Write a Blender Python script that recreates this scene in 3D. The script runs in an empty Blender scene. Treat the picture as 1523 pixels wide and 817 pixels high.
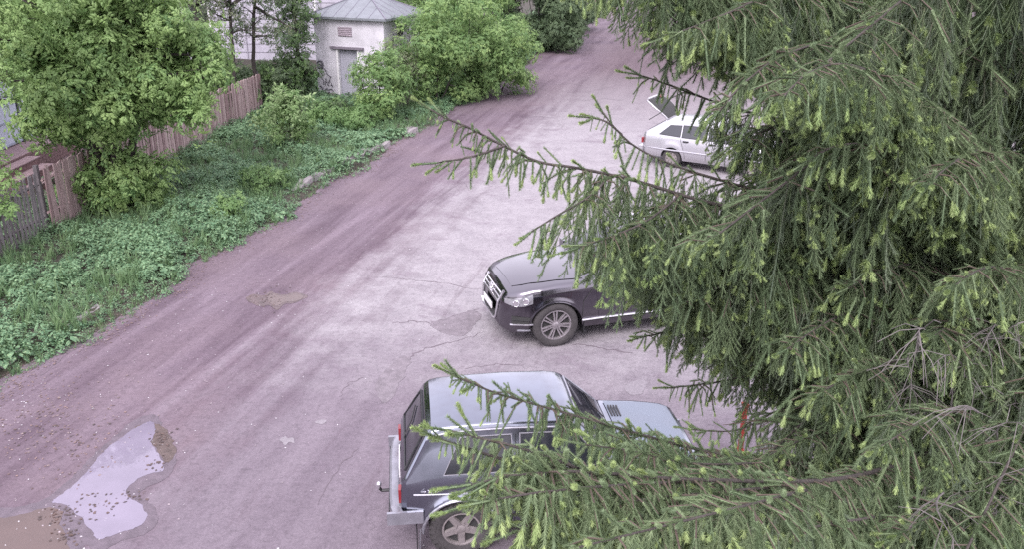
import bpy, bmesh, math, random
import numpy as np
from mathutils import Vector, Matrix
R = math.radians
random.seed(7); RNG = np.random.default_rng(7)
scene = bpy.context.scene
COL = scene.collection

# ------------------------------------------------------------------ camera
FPX, PITCH, ROLL, CAMH = 1298.25, R(21.526), R(0.455), 6.638
PW, PH = 1523.0, 817.0
cam_d = bpy.data.cameras.new("camera"); cam = bpy.data.objects.new("camera", cam_d); COL.objects.link(cam)
cam_d.sensor_width = 36; cam_d.lens = FPX / PW * 36; cam_d.clip_start = .05; cam_d.clip_end = 3000
cam.matrix_world = Matrix.Translation((0, 0, CAMH)) @ Matrix.Rotation(R(90) - PITCH, 4, 'X') @ Matrix.Rotation(ROLL, 4, 'Z')
scene.camera = cam

# ------------------------------------------------------------------ light
SUN_EL, SUN_AZ = R(46), R(196)            # azimuth clockwise from +Y
world = bpy.data.worlds.new("World"); scene.world = world; world.use_nodes = True
nt = world.node_tree; bgn = nt.nodes['Background']
sky = nt.nodes.new('ShaderNodeTexSky'); sky.sky_type = 'NISHITA'; sky.sun_disc = False
sky.sun_elevation = SUN_EL; sky.sun_rotation = SUN_AZ; sky.air_density = 1.5; sky.dust_density = 4
hs = nt.nodes.new('ShaderNodeHueSaturation'); hs.inputs['Saturation'].default_value = .3
tint = nt.nodes.new('ShaderNodeMix'); tint.data_type = 'RGBA'; tint.blend_type = 'MULTIPLY'; tint.inputs[0].default_value = 1
tint.inputs[7].default_value = (1.0, .93, 1.08, 1)
nt.links.new(sky.outputs[0], hs.inputs['Color']); nt.links.new(hs.outputs[0], tint.inputs[6]); cloud = nt.nodes.new('ShaderNodeMix'); cloud.data_type = 'RGBA'; cloud.inputs[0].default_value = .7      # even overcast layer over the blue sky
cloud.inputs[7].default_value = (5.0, 4.7, 5.35, 1)
nt.links.new(tint.outputs[2], cloud.inputs[6]); nt.links.new(cloud.outputs[2], bgn.inputs[0])
bgn.inputs[1].default_value = .15
sd = bpy.data.lights.new("sun", 'SUN'); sd.energy = .9; sd.angle = R(30); sd.color = (1, .96, .94)
so = bpy.data.objects.new("sun", sd); COL.objects.link(so)
sdir = Vector((math.sin(SUN_AZ) * math.cos(SUN_EL), math.cos(SUN_AZ) * math.cos(SUN_EL), math.sin(SUN_EL)))
so.rotation_euler = sdir.to_track_quat('Z', 'Y').to_euler()
so.location = sdir * 50
vs = scene.view_settings; vs.view_transform = 'Standard'; vs.look = 'None'; vs.exposure = 1.68; vs.gamma = 1
scene.cycles.max_bounces = 9; scene.cycles.diffuse_bounces = 6; scene.cycles.transparent_max_bounces = 8
scene.cycles.use_denoising = False

# ------------------------------------------------------------------ helpers
def ray(u, v):
    a, b = (u - PW / 2) / FPX, (v - PH / 2) / FPX
    c, s = math.cos(ROLL), math.sin(ROLL)
    a, b = c * a + s * b, -s * a + c * b
    return Vector((a, math.cos(PITCH) - b * math.sin(PITCH), -math.sin(PITCH) - b * math.cos(PITCH)))
def at(u, v, d): return Vector((0, 0, CAMH)) + ray(u, v) * d
def gnd(u, v, z=0.0):
    r = ray(u, v); return Vector((0, 0, CAMH)) + r * ((z - CAMH) / r.z)
def project(P):
    P = np.atleast_2d(np.asarray(P, float)); z = P[:, 2] - CAMH
    zc = P[:, 1] * math.cos(PITCH) - z * math.sin(PITCH); yc = -(P[:, 1] * math.sin(PITCH) + z * math.cos(PITCH))
    u, v = FPX * P[:, 0] / zc, FPX * yc / zc; c, s = math.cos(ROLL), math.sin(ROLL)
    return np.stack([PW / 2 + c * u - s * v, PH / 2 + s * u + c * v, zc], 1)

def tag(o, label=None, cat=None, group=None, kind=None):
    for k, v in (('label', label), ('category', cat), ('group', group), ('kind', kind)):
        if v: o[k] = v
    return o
def empty(name, loc=(0, 0, 0), rz=0):
    o = bpy.data.objects.new(name, None); COL.objects.link(o); o.location = loc; o.rotation_euler = (0, 0, rz); o.empty_display_size = .2
    return o
def link(name, me, parent=None, mats=None):
    o = bpy.data.objects.new(name, me); COL.objects.link(o)
    if parent: o.parent = parent
    for m in (mats or []): me.materials.append(m)
    return o
def mesh(name, verts, faces, mats=(), parent=None, smooth=False, mi=None):
    me = bpy.data.meshes.new(name); me.from_pydata([tuple(v) for v in verts], [], [tuple(f) for f in faces])
    for m in mats: me.materials.append(m)
    if mi is not None: me.polygons.foreach_set('material_index', mi)
    if smooth: me.polygons.foreach_set('use_smooth', [True] * len(me.polygons))
    me.update()
    return link(name, me, parent)
class MB:
    """collects shapes into one mesh"""
    def __init__(s): s.v = []; s.f = []; s.m = []
    def add(s, vs, fs, mi=0):
        b = len(s.v); s.v += [tuple(v) for v in vs]; s.f += [tuple(i + b for i in f) for f in fs]; s.m += [mi] * len(fs); return s
    def box(s, c, d, rz=0, mi=0, M=None):
        vs = [Vector((x * d[0] / 2, y * d[1] / 2, z * d[2] / 2)) for z in (-1, 1) for y in (-1, 1) for x in (-1, 1)]
        M0 = Matrix.Translation(c) @ Matrix.Rotation(rz, 4, 'Z')
        if M is not None: M0 = M
        return s.add([M0 @ v for v in vs], [(0, 2, 3, 1), (4, 5, 7, 6), (0, 1, 5, 4), (2, 6, 7, 3), (0, 4, 6, 2), (1, 3, 7, 5)], mi)
    def tube(s, pts, rad, n=6, mi=0, cap=True):
        pts = [Vector(p) for p in pts]
        if not hasattr(rad, '__len__'): rad = [rad] * len(pts)
        vs = []; up = Vector((.13, .21, .97))
        for i, p in enumerate(pts):
            t = (pts[min(i + 1, len(pts) - 1)] - pts[max(i - 1, 0)]).normalized()
            a = t.cross(up)
            if a.length < .05: a = t.cross(Vector((1, 0, 0)))
            a.normalize(); b = t.cross(a)
            vs += [p + (a * math.cos(k * 2 * math.pi / n) + b * math.sin(k * 2 * math.pi / n)) * rad[i] for k in range(n)]
        fs = [(i * n + k, i * n + (k + 1) % n, (i + 1) * n + (k + 1) % n, (i + 1) * n + k) for i in range(len(pts) - 1) for k in range(n)]
        if cap: fs += [tuple(range(n - 1, -1, -1)), tuple((len(pts) - 1) * n + k for k in range(n))]
        return s.add(vs, fs, mi)
    def lathe(s, prof, n=32, axis='Y', c=(0, 0, 0), mi=0, close=False):
        """prof: (radius, offset along axis)"""
        vs = []
        for r, o in prof:
            for k in range(n):
                a = 2 * math.pi * k / n; ca, sa = math.cos(a) * r, math.sin(a) * r
                p = (ca, o, sa) if axis == 'Y' else ((ca, sa, o) if axis == 'Z' else (o, ca, sa))
                vs.append((p[0] + c[0], p[1] + c[1], p[2] + c[2]))
        m = len(prof); fs = []
        for i in range(m if close else m - 1):
            j = (i + 1) % m
            fs += [(i * n + k, i * n + (k + 1) % n, j * n + (k + 1) % n, j * n + k) for k in range(n)]
        return s.add(vs, fs, mi)
    def build(s, name, mats, parent=None, smooth=False):
        return mesh(name, s.v, s.f, mats if isinstance(mats, (list, tuple)) else [mats], parent, smooth, s.m)
def copy_tree(o, parent=None):
    c = o.copy(); COL.objects.link(c); c.parent = parent
    for ch in list(o.children): copy_tree(ch, c)
    return c

# ------------------------------------------------------------------ materials
def newmat(name):
    m = bpy.data.materials.new(name); m.use_nodes = True; n = m.node_tree
    return m, n, n.nodes['Principled BSDF']
def nd(n, t, **kw):
    x = n.nodes.new(t)
    for k, v in kw.items(): setattr(x, k, v)
    return x
def noise(n, scale, detail=4, rough=.6, vec=None, dist=0):
    x = nd(n, 'ShaderNodeTexNoise'); x.inputs['Scale'].default_value = scale; x.inputs['Detail'].default_value = detail
    x.inputs['Roughness'].default_value = rough; x.inputs['Distortion'].default_value = dist
    if vec is not None: n.links.new(vec, x.inputs['Vector'])
    return x.outputs[0]
def ramp(n, src, stops):
    x = nd(n, 'ShaderNodeValToRGB'); e = x.color_ramp.elements
    while len(e) < len(stops): e.new(.5)
    for k, (p, c) in zip(e, stops):
        k.position = p; k.color = (c, c, c, 1) if not hasattr(c, '__len__') else (*c, 1)
    n.links.new(src, x.inputs[0]); return x.outputs[0]
def mixc(n, f, a, b, mode='MIX'):
    x = nd(n, 'ShaderNodeMix', data_type='RGBA', blend_type=mode)
    for k, s in ((0, f), (6, a), (7, b)):
        if isinstance(s, (int, float)): x.inputs[k].default_value = s
        elif isinstance(s, tuple): x.inputs[k].default_value = (*s, 1)
        else: n.links.new(s, x.inputs[k])
    return x.outputs[2]
def mth(n, op, a, b=0.0, clamp=False):
    x = nd(n, 'ShaderNodeMath', operation=op, use_clamp=clamp)
    for k, s in ((0, a), (1, b)):
        if isinstance(s, (int, float)): x.inputs[k].default_value = s
        else: n.links.new(s, x.inputs[k])
    return x.outputs[0]
def bump(n, p, h, st=.3, d=.02):
    b = nd(n, 'ShaderNodeBump'); b.inputs['Strength'].default_value = st; b.inputs['Distance'].default_value = d
    n.links.new(h, b.inputs['Height']); n.links.new(b.outputs[0], p.inputs['Normal'])
def objco(n, kind='Object'): return nd(n, 'ShaderNodeTexCoord').outputs[kind]
def simple(name, col, rough=.6, metal=0, var=.25, scale=8, spec=.5, coat=0, bmp=0):
    m, n, p = newmat(name)
    v = noise(n, scale, 5, .6, objco(n))
    n.links.new(mixc(n, ramp(n, v, [(.3, 1 - var), (.7, 1 + var * .4)]), (0, 0, 0), col, 'MIX') if False else
                mixc(n, 1.0, col, ramp(n, v, [(.3, 1 - var), (.7, 1.0)]), 'MULTIPLY'), p.inputs['Base Color'])
    p.inputs['Roughness'].default_value = rough; p.inputs['Metallic'].default_value = metal
    p.inputs['Specular IOR Level'].default_value = spec; p.inputs['Coat Weight'].default_value = coat
    p.inputs['Coat Roughness'].default_value = .06
    if bmp: bump(n, p, noise(n, scale * 6, 4, .6, objco(n)), bmp)
    return m
def leafmat(name, c1, c2, rough=.55, trans=.3, sc=.9, c3=None):
    m, n, p = newmat(name)
    oi = nd(n, 'ShaderNodeObjectInfo')
    geo = nd(n, 'ShaderNodeNewGeometry')
    pos = noise(n, sc, 3, .6, geo.outputs['Position'])
    f = mth(n, 'ADD', mth(n, 'MULTIPLY', oi.outputs['Random'], .55), mth(n, 'MULTIPLY', ramp(n, pos, [(.3, 0.), (.7, 1.)]), .45))
    col = mixc(n, f, c1, c2)
    if c3:
        pk = noise(n, 31.7, 0, .5, geo.outputs['Position'])
        col = mixc(n, ramp(n, pk, [(.62, 0.), (.66, 1.)]), col, c3)
    n.links.new(col, p.inputs['Base Color']); p.inputs['Roughness'].default_value = rough; p.inputs['Specular IOR Level'].default_value = .35
    tr = nd(n, 'ShaderNodeBsdfTranslucent'); n.links.new(col, tr.inputs[0])
    mx = nd(n, 'ShaderNodeMixShader'); mx.inputs[0].default_value = trans
    n.links.new(p.outputs[0], mx.inputs[1]); n.links.new(tr.outputs[0], mx.inputs[2])
    n.links.new(mx.outputs[0], n.nodes['Material Output'].inputs[0])
    return m
M = {}
M['needle'] = leafmat('spruce_needles', (.120, .180, .098), (.240, .310, .165), .65, .32)
M['needle_old'] = leafmat('old_spruce_needles', (.105, .148, .098), (.195, .240, .155), .7, .27)
M['shoot'] = leafmat('young_shoots', (.25, .35, .14), (.39, .48, .21), .6, .3)
M['twig'] = simple('twig_bark', (.10, .075, .06), .9, var=.4, scale=60)
M['spruce_bark'] = simple('spruce_bark', (.088, .074, .068), .95, var=.55, scale=25, bmp=.6)
M['deadwood'] = simple('dead_twigs', (.17, .155, .15), .9, var=.4, scale=40)
M['bark'] = simple('dark_bark', (.045, .037, .033), .95, var=.5, scale=20, bmp=.5)
M['leaf_bright'] = leafmat('maple_leaves', (.135, .235, .080), (.29, .41, .150), .5, .38, .7)
M['leaf_mid'] = leafmat('shrub_leaves', (.10, .195, .07), (.22, .335, .125), .5, .36, .8)
M['leaf_dark'] = leafmat('dark_leaves', (.055, .095, .048), (.12, .17, .085), .5, .3, .6)  # darker green of the dark trees and bushes
M['leaf_grey'] = leafmat('greyish_leaves', (.11, .135, .08), (.20, .225, .13), .5, .3, .7)
M['leaf_pale'] = leafmat('pale_leaves', (.20, .31, .13), (.34, .44, .22), .5, .36, 1.2)
M['herb'] = leafmat('ground_herbs', (.080, .170, .092), (.185, .305, .162), .6, .3, .8, (.28, .39, .21))
M['grass'] = leafmat('grass_blades', (.085, .165, .075), (.19, .285, .13), .55, .3, .7)
M['black'] = simple('black_plastic', (.018, .018, .02), .5, var=.3)
M['tyre'] = simple('tyre_rubber', (.055, .050, .052), .9, var=.35, scale=12, bmp=.2)
M['glass'] = simple('car_glass', (.018, .02, .026), .06, var=.1, spec=.8)
M['alloy'] = simple('alloy_rim', (.42, .39, .41), .4, .7, .3, 10)
M['alloy_dirty'] = simple('dusty_rim', (.30, .27, .27), .6, .5, .35, 10)
M['chrome'] = simple('chrome_trim', (.70, .69, .72), .18, .9, .15)
M['rim_dark'] = simple('matt_dark', (.03, .03, .03), .8)  # plain dark tone shared by drums, grilles, vents, seams and panes
M['red_lens'] = simple('red_lens', (.20, .015, .02), .2, var=.1, spec=.7)
M['lamp'] = simple('lamp_glass', (.40, .40, .43), .12, .5, .35, 14)
M['red_paint'] = simple('red_paint', (.30, .04, .03), .55, var=.35)
M['white_paint'] = simple('white_paint', (.66, .65, .66), .5, var=.15)
def carpaint(name, col, metal, rough, dust=(.35, .31, .32), amt=.35, coat=.6):
    m, n, p = newmat(name); co = objco(n)
    f = ramp(n, noise(n, 2.2, 6, .65, co), [(.42, 0.), (.75, 1.)])
    sep = nd(n, 'ShaderNodeSeparateXYZ'); n.links.new(co, sep.inputs[0])
    low = ramp(n, mth(n, 'ADD', sep.outputs[2], mth(n, 'MULTIPLY', noise(n, 5, 4, .6, co), .35)), [(.35, 1.), (.85, 0.)])   # road dirt splashed low on the body
    d = mth(n, 'MULTIPLY', mth(n, 'ADD', mth(n, 'MULTIPLY', f, .5), low), amt, True)
    n.links.new(mixc(n, d, col, dust), p.inputs['Base Color'])
    p.inputs['Metallic'].default_value = metal
    n.links.new(mth(n, 'ADD', mth(n, 'MULTIPLY', d, .5), rough), p.inputs['Roughness'])
    p.inputs['Coat Weight'].default_value = coat; p.inputs['Coat Roughness'].default_value = .05
    return m
M['niva_paint'] = carpaint('dark_blue_paint', (.225, .245, .295), 1.0, .13, (.115, .098, .112), .7, .5)
M['suv_paint'] = carpaint('black_paint', (.15, .142, .162), 1.0, .15, (.13, .112, .122), .3, .6)
M['silver_paint'] = carpaint('silver_paint', (.46, .46, .49), .7, .28, (.40, .36, .36), .25, .5)
M['faded_paint'] = carpaint('faded_blue_paint', (.17, .20, .245), .55, .42, (.24, .23, .25), .4, .2)
M['bumper_metal'] = simple('bumper_metal', (.34, .34, .38), .35, .6, .3, 6)

# --- ground materials (world XY = object XY)
def ground_mat():
    m, n, p = newmat('asphalt_and_dirt'); co = objco(n)
    mp = nd(n, 'ShaderNodeMapping'); mp.inputs['Rotation'].default_value = (0, 0, R(13.3)); n.links.new(co, mp.inputs[0])  # along the road
    st = nd(n, 'ShaderNodeMapping'); st.inputs['Scale'].default_value = (1.5, .13, 1); n.links.new(mp.outputs[0], st.inputs[0])
    sep = nd(n, 'ShaderNodeSeparateXYZ'); n.links.new(mp.outputs[0], sep.inputs[0])
    big = noise(n, .35, 5, .6, co); mid = noise(n, 1.6, 6, .62, co); fine = noise(n, 26, 4, .7, co); streak = noise(n, 1.3, 6, .62, st.outputs[0], .4)
    sp = noise(n, 60, 2, .8, co); grit = noise(n, 9, 8, .75, co)
    # across-the-road coordinate, wavered
    s = mth(n, 'ADD', sep.outputs[0], mth(n, 'ADD', mth(n, 'MULTIPLY', mth(n, 'SUBTRACT', mid, .5), 2.0), mth(n, 'MULTIPLY', mth(n, 'SUBTRACT', streak, .5), 3.2)))
    lightz = ramp(n, mth(n, 'MULTIPLY', mth(n, 'ADD', s, 11.0), .1), [(.34, 0.), (.52, 1.)])
    dirt = mixc(n, ramp(n, streak, [(.35, 0.), (.66, 1.)]), (.088, .062, .080), (.178, .140, .168))
    dirt = mixc(n, ramp(n, big, [(.42, 0.), (.7, 1.)]), dirt, (.160, .122, .140))
    asph = mixc(n, ramp(n, mid, [(.3, 0.), (.7, 1.)]), (.228, .209, .226), (.295, .275, .290))
    asph = mixc(n, ramp(n, noise(n, .9, 5, .7, co, .6), [(.56, 0.), (.70, .7)]), asph, (.165, .135, .160))
    # darker apron right in front of the building and by the parked cars
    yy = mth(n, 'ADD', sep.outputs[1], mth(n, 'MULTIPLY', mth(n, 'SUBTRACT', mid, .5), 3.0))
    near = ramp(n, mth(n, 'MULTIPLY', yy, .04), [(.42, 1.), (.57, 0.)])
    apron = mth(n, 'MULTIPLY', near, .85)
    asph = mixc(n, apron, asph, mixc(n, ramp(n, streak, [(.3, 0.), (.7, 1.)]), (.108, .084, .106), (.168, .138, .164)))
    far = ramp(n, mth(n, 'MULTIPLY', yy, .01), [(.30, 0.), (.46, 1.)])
    asph = mixc(n, far, asph, mixc(n, ramp(n, streak, [(.3, 0.), (.7, 1.)]), (.074, .050, .060), (.135, .100, .114)))  # far end: brown dirt, with tree shade painted into its colour too
    col = mixc(n, lightz, dirt, asph)
    col = mixc(n, ramp(n, sp, [(.66, 0.), (.78, .5)]), col, (.34, .31, .335))
    col = mixc(n, 1.0, col, ramp(n, fine, [(.3, .80), (.7, 1.1)]), 'MULTIPLY')
    col = mixc(n, 1.0, col, ramp(n, grit, [(.32, .74), (.5, 1.0), (.72, 1.10)]), 'MULTIPLY')
    col = mixc(n, ramp(n, noise(n, 2.3, 7, .72, st.outputs[0], .8), [(.58, 0.), (.70, .45)]), col, (.10, .075, .09))
    n.links.new(col, p.inputs['Base Color']); p.inputs['Roughness'].default_value = .85; p.inputs['Specular IOR Level'].default_value = .3
    bump(n, p, mth(n, 'ADD', mth(n, 'MULTIPLY', streak, 2.5), mth(n, 'ADD', fine, mth(n, 'MULTIPLY', mid, 1.5))), .5, .02)
    return m
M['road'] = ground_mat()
M['soil'] = simple('soil', (.055, .048, .035), .95, var=.5, scale=6, bmp=.5)
M['litter'] = simple('dry_litter', (.24, .165, .15), .9, var=.5, scale=30)
M['concrete'] = simple('old_concrete', (.31, .28, .285), .9, var=.45, scale=9, bmp=.4)
M['crack'] = simple('crack_dirt', (.135, .11, .128), .95)
M['plaster'] = simple('lilac_plaster', (.56, .545, .585), .9, var=.32, scale=1.8, bmp=.1)
M['pale_wall'] = simple('pale_wall', (.40, .385, .44), .9, var=.2, scale=1.5)
M['tin'] = simple('grey_tin_roof', (.20, .215, .235), .5, .2, .25, 3)
M['door_grey'] = simple('grey_door', (.33, .33, .38), .6, var=.2)
M['metal_blue'] = simple('pale_blue_metal', (.50, .54, .63), .5, var=.15, scale=3)
M['brick'] = simple('red_brick', (.26, .165, .165), .9, var=.4, scale=12)
M['brick_light'] = simple('worn_brick', (.36, .26, .27), .9, var=.4, scale=12)
M['wood_grey'] = simple('weathered_wood', (.13, .115, .12), .9, var=.45, scale=14)
M['wood_red'] = simple('faded_red_wood', (.36, .265, .26), .9, var=.35, scale=14)
M['vent'] = simple('rusty_pink_vent', (.29, .25, .285), .8)
M['paint_black'] = simple('spray_paint', (.12, .115, .135), .8)
def water(name, col, rough=.03):
    m, n, p = newmat(name); co = objco(n)
    n.links.new(mixc(n, ramp(n, noise(n, 1.4, 4, .6, co), [(.35, 0.), (.7, 1.)]), col, tuple(c * 1.25 for c in col)), p.inputs['Base Color'])
    p.inputs['Roughness'].default_value = rough; p.inputs['IOR'].default_value = 1.45; p.inputs['Specular IOR Level'].default_value = .6
    bump(n, p, noise(n, 14, 2, .5, co), .02, .01)
    return m
M['puddle'] = water('puddle_water', (.165, .145, .19)); M['mud'] = water('muddy_water', (.085, .058, .052), .22)

# ------------------------------------------------------------------ scattering (leaf masses only)
SRC = {}
def euler_from(Rm):
    """(N,3,3) -> XYZ euler"""
    return np.stack([np.arctan2(Rm[:, 2, 1], Rm[:, 2, 2]), -np.arcsin(np.clip(Rm[:, 2, 0], -1, 1)), np.arctan2(Rm[:, 1, 0], Rm[:, 0, 0])], 1)
def frames(dirs, roll, axis='-z'):
    """rotation that takes the local axis (+z or -z) to dirs, turned by roll about it"""
    d = np.asarray(dirs, float); d = d / np.linalg.norm(d, axis=1, keepdims=True)
    z = -d if axis == '-z' else d
    ref = np.where(np.abs(z[:, 2:3]) > .98, np.array([[1., 0, 0]]), np.array([[0., 0, 1]]))
    x = np.cross(ref, z); x /= np.linalg.norm(x, axis=1, keepdims=True); y = np.cross(z, x)
    c, s = np.cos(roll)[:, None], np.sin(roll)[:, None]
    return np.stack([c * x + s * y, -s * x + c * y, z], 2)
def source(key, objs):
    c = bpy.data.collections.new('source_' + key)
    for i, me in enumerate(objs):
        o = bpy.data.objects.new('%s_%02d' % (key, i), me); c.objects.link(o)
    SRC[key] = c
def gn_group(coll):
    g = bpy.data.node_groups.new('scatter_' + coll.name, 'GeometryNodeTree')
    g.interface.new_socket('Geometry', in_out='INPUT', socket_type='NodeSocketGeometry'); g.interface.new_socket('Geometry', in_out='OUTPUT', socket_type='NodeSocketGeometry')
    i, o = g.nodes.new('NodeGroupInput'), g.nodes.new('NodeGroupOutput')
    ip = g.nodes.new('GeometryNodeInstanceOnPoints'); ci = g.nodes.new('GeometryNodeCollectionInfo')
    ci.inputs['Collection'].default_value = coll; ci.inputs['Separate Children'].default_value = True; ci.inputs['Reset Children'].default_value = True
    def attr(nm, t):
        a = g.nodes.new('GeometryNodeInputNamedAttribute'); a.data_type = t; a.inputs['Name'].default_value = nm
        return [s for s in a.outputs if s.enabled and s.name == 'Attribute'][0]
    g.links.new(i.outputs[0], ip.inputs['Points']); g.links.new(ci.outputs[0], ip.inputs['Instance']); ip.inputs['Pick Instance'].default_value = True
    g.links.new(attr('idx', 'INT'), ip.inputs['Instance Index']); g.links.new(attr('rot', 'FLOAT_VECTOR'), ip.inputs['Rotation']); g.links.new(attr('scl', 'FLOAT'), ip.inputs['Scale'])
    g.links.new(ip.outputs[0], o.inputs[0]); return g
GN = {}
def scatter(name, key, P, rot, scl, idx, parent=None):
    P = np.asarray(P, np.float32); me = bpy.data.meshes.new(name); me.vertices.add(len(P)); me.vertices.foreach_set('co', P.ravel())
    a = me.attributes.new('rot', 'FLOAT_VECTOR', 'POINT'); a.data.foreach_set('vector', np.asarray(rot, np.float32).ravel())
    a = me.attributes.new('scl', 'FLOAT', 'POINT'); a.data.foreach_set('value', np.asarray(scl, np.float32))
    a = me.attributes.new('idx', 'INT', 'POINT'); a.data.foreach_set('value', np.asarray(idx, np.int32))
    o = link(name, me, parent); o['kind'] = 'stuff'
    if key not in GN: GN[key] = gn_group(SRC[key])
    md = o.modifiers.new('scatter', 'NODES'); md.node_group = GN[key]
    return o
def npmesh(name, V, F, mats, mi):
    me = bpy.data.meshes.new(name); me.from_pydata(np.asarray(V).tolist(), [], [tuple(f) for f in F])
    for m in mats: me.materials.append(m)
    me.polygons.foreach_set('material_index', mi); me.update(); return me

# ---- leaf sprays (local +z is outward from the crown)
def leaf_spray(name, mat, rng, nl=5, leaflets=5, size=.075, spread=.22, twig=True):
    mb = MB()
    def leaflet(o, d, nrm, s):
        sd_ = d.cross(nrm).normalized(); w = s * .27; n2 = nrm * s * .07
        a, t = o, o + d * s - nrm * s * .12
        m1 = o + d * s * .42 + n2
        mb.add([a, m1 + sd_ * w - n2 * 2, t, m1, m1 - sd_ * w - n2 * 2], [(0, 1, 3), (1, 2, 3), (0, 3, 4), (3, 2, 4)])
    for k in range(nl):
        a = 2 * math.pi * (k + rng.random() * .7) / nl; el = rng.uniform(-.2, .9)
        d = Vector((math.cos(a) * math.cos(el), math.sin(a) * math.cos(el), math.sin(el)))
        o = Vector((0, 0, rng.uniform(-.3, .5) * spread)) + d * spread * rng.uniform(.25, .6)
        nrm = (Vector((0, 0, 1)) - d * .2 + Vector((rng.uniform(-.35, .35), rng.uniform(-.35, .35), 0))).normalized()
        d = (d - Vector((0, 0, .35 + rng.random() * .4))).normalized(); sd_ = d.cross(nrm).normalized(); nrm = sd_.cross(d).normalized()
        if leaflets == 1:
            leaflet(o, d, nrm, size * rng.uniform(.8, 1.3)); continue
        for j in range(leaflets):
            if j == leaflets - 1: leaflet(o + d * size * .9, d, nrm, size * 1.05)
            else:
                sg = 1 if j % 2 else -1
                dd = (d * .55 + sd_ * sg * .85 - Vector((0, 0, .2))).normalized()
                leaflet(o + d * size * .45 * (j // 2), dd, nrm, size * rng.uniform(.75, 1.05))
    return npmesh(name, mb.v, mb.f, [mat], [0] * len(mb.f))
prng = random.Random(3)
for key, mat, lf, sz, spd, nl in (('bright', 'leaf_bright', 5, .085, .22, 6), ('mid', 'leaf_mid', 5, .085, .20, 6), ('dark', 'leaf_dark', 5, .09, .24, 6),
                                  ('grey', 'leaf_grey', 3, .065, .25, 5), ('pale', 'leaf_pale', 3, .10, .18, 6)):
    source(key, [leaf_spray('leaves_' + key, M[mat], prng, nl, lf, sz, spd) for _ in range(5)])
def herb(name, mat, rng, n, h, size, up):
    mb = MB()
    for k in range(n):
        a = rng.random() * 6.28; z = h * rng.uniform(.25, 1) if up else h * rng.uniform(.5, 1)
        r = rng.uniform(.01, .09); o = Vector((math.cos(a) * r, math.sin(a) * r, z)); b = a + rng.uniform(-.8, .8)
        d = Vector((math.cos(b), math.sin(b), rng.uniform(-.5, .35))).normalized(); s = size * rng.uniform(.6, 1.3)
        sd_ = d.cross(Vector((0, 0, 1))).normalized(); w = s * .33
        mb.add([o, o + d * s * .45 + sd_ * w, o + d * s + Vector((0, 0, -.2 * s)), o + d * s * .45 - sd_ * w, o + d * s * .45 + Vector((0, 0, .06 * s))], [(0, 1, 4), (1, 2, 4), (2, 3, 4), (3, 0, 4)])
    return npmesh(name, mb.v, mb.f, [M[mat]], [0] * len(mb.f))
def tuft(name, rng, n=16, h=.3):
    mb = MB()
    for k in range(n):
        a = rng.random() * 6.28; d = Vector((math.cos(a), math.sin(a), 0)); o = d * rng.random() * .05; hh = h * rng.uniform(.5, 1.1); l = hh * rng.uniform(.2, .7)
        sd_ = Vector((-d.y, d.x, 0)) * .006
        mb.add([o - sd_, o + sd_, o + d * l * .4 + Vector((0, 0, hh * .7)) + sd_ * .8, o + d * l * .4 + Vector((0, 0, hh * .7)) - sd_ * .8, o + d * l + Vector((0, 0, hh))], [(0, 1, 2, 3), (3, 2, 4)])
    return npmesh(name, mb.v, mb.f, [M['grass']], [0] * len(mb.f))
source('herb', [herb('herb', 'herb', prng, 20, .15, .058, True), herb('herb', 'herb', prng, 24, .28, .06, True), herb('herb', 'herb', prng, 16, .10, .05, True), herb('herb', 'herb', prng, 9, .20, .12, False), tuft('tuft', prng), tuft('tuft', prng, 12, .42)])

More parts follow.
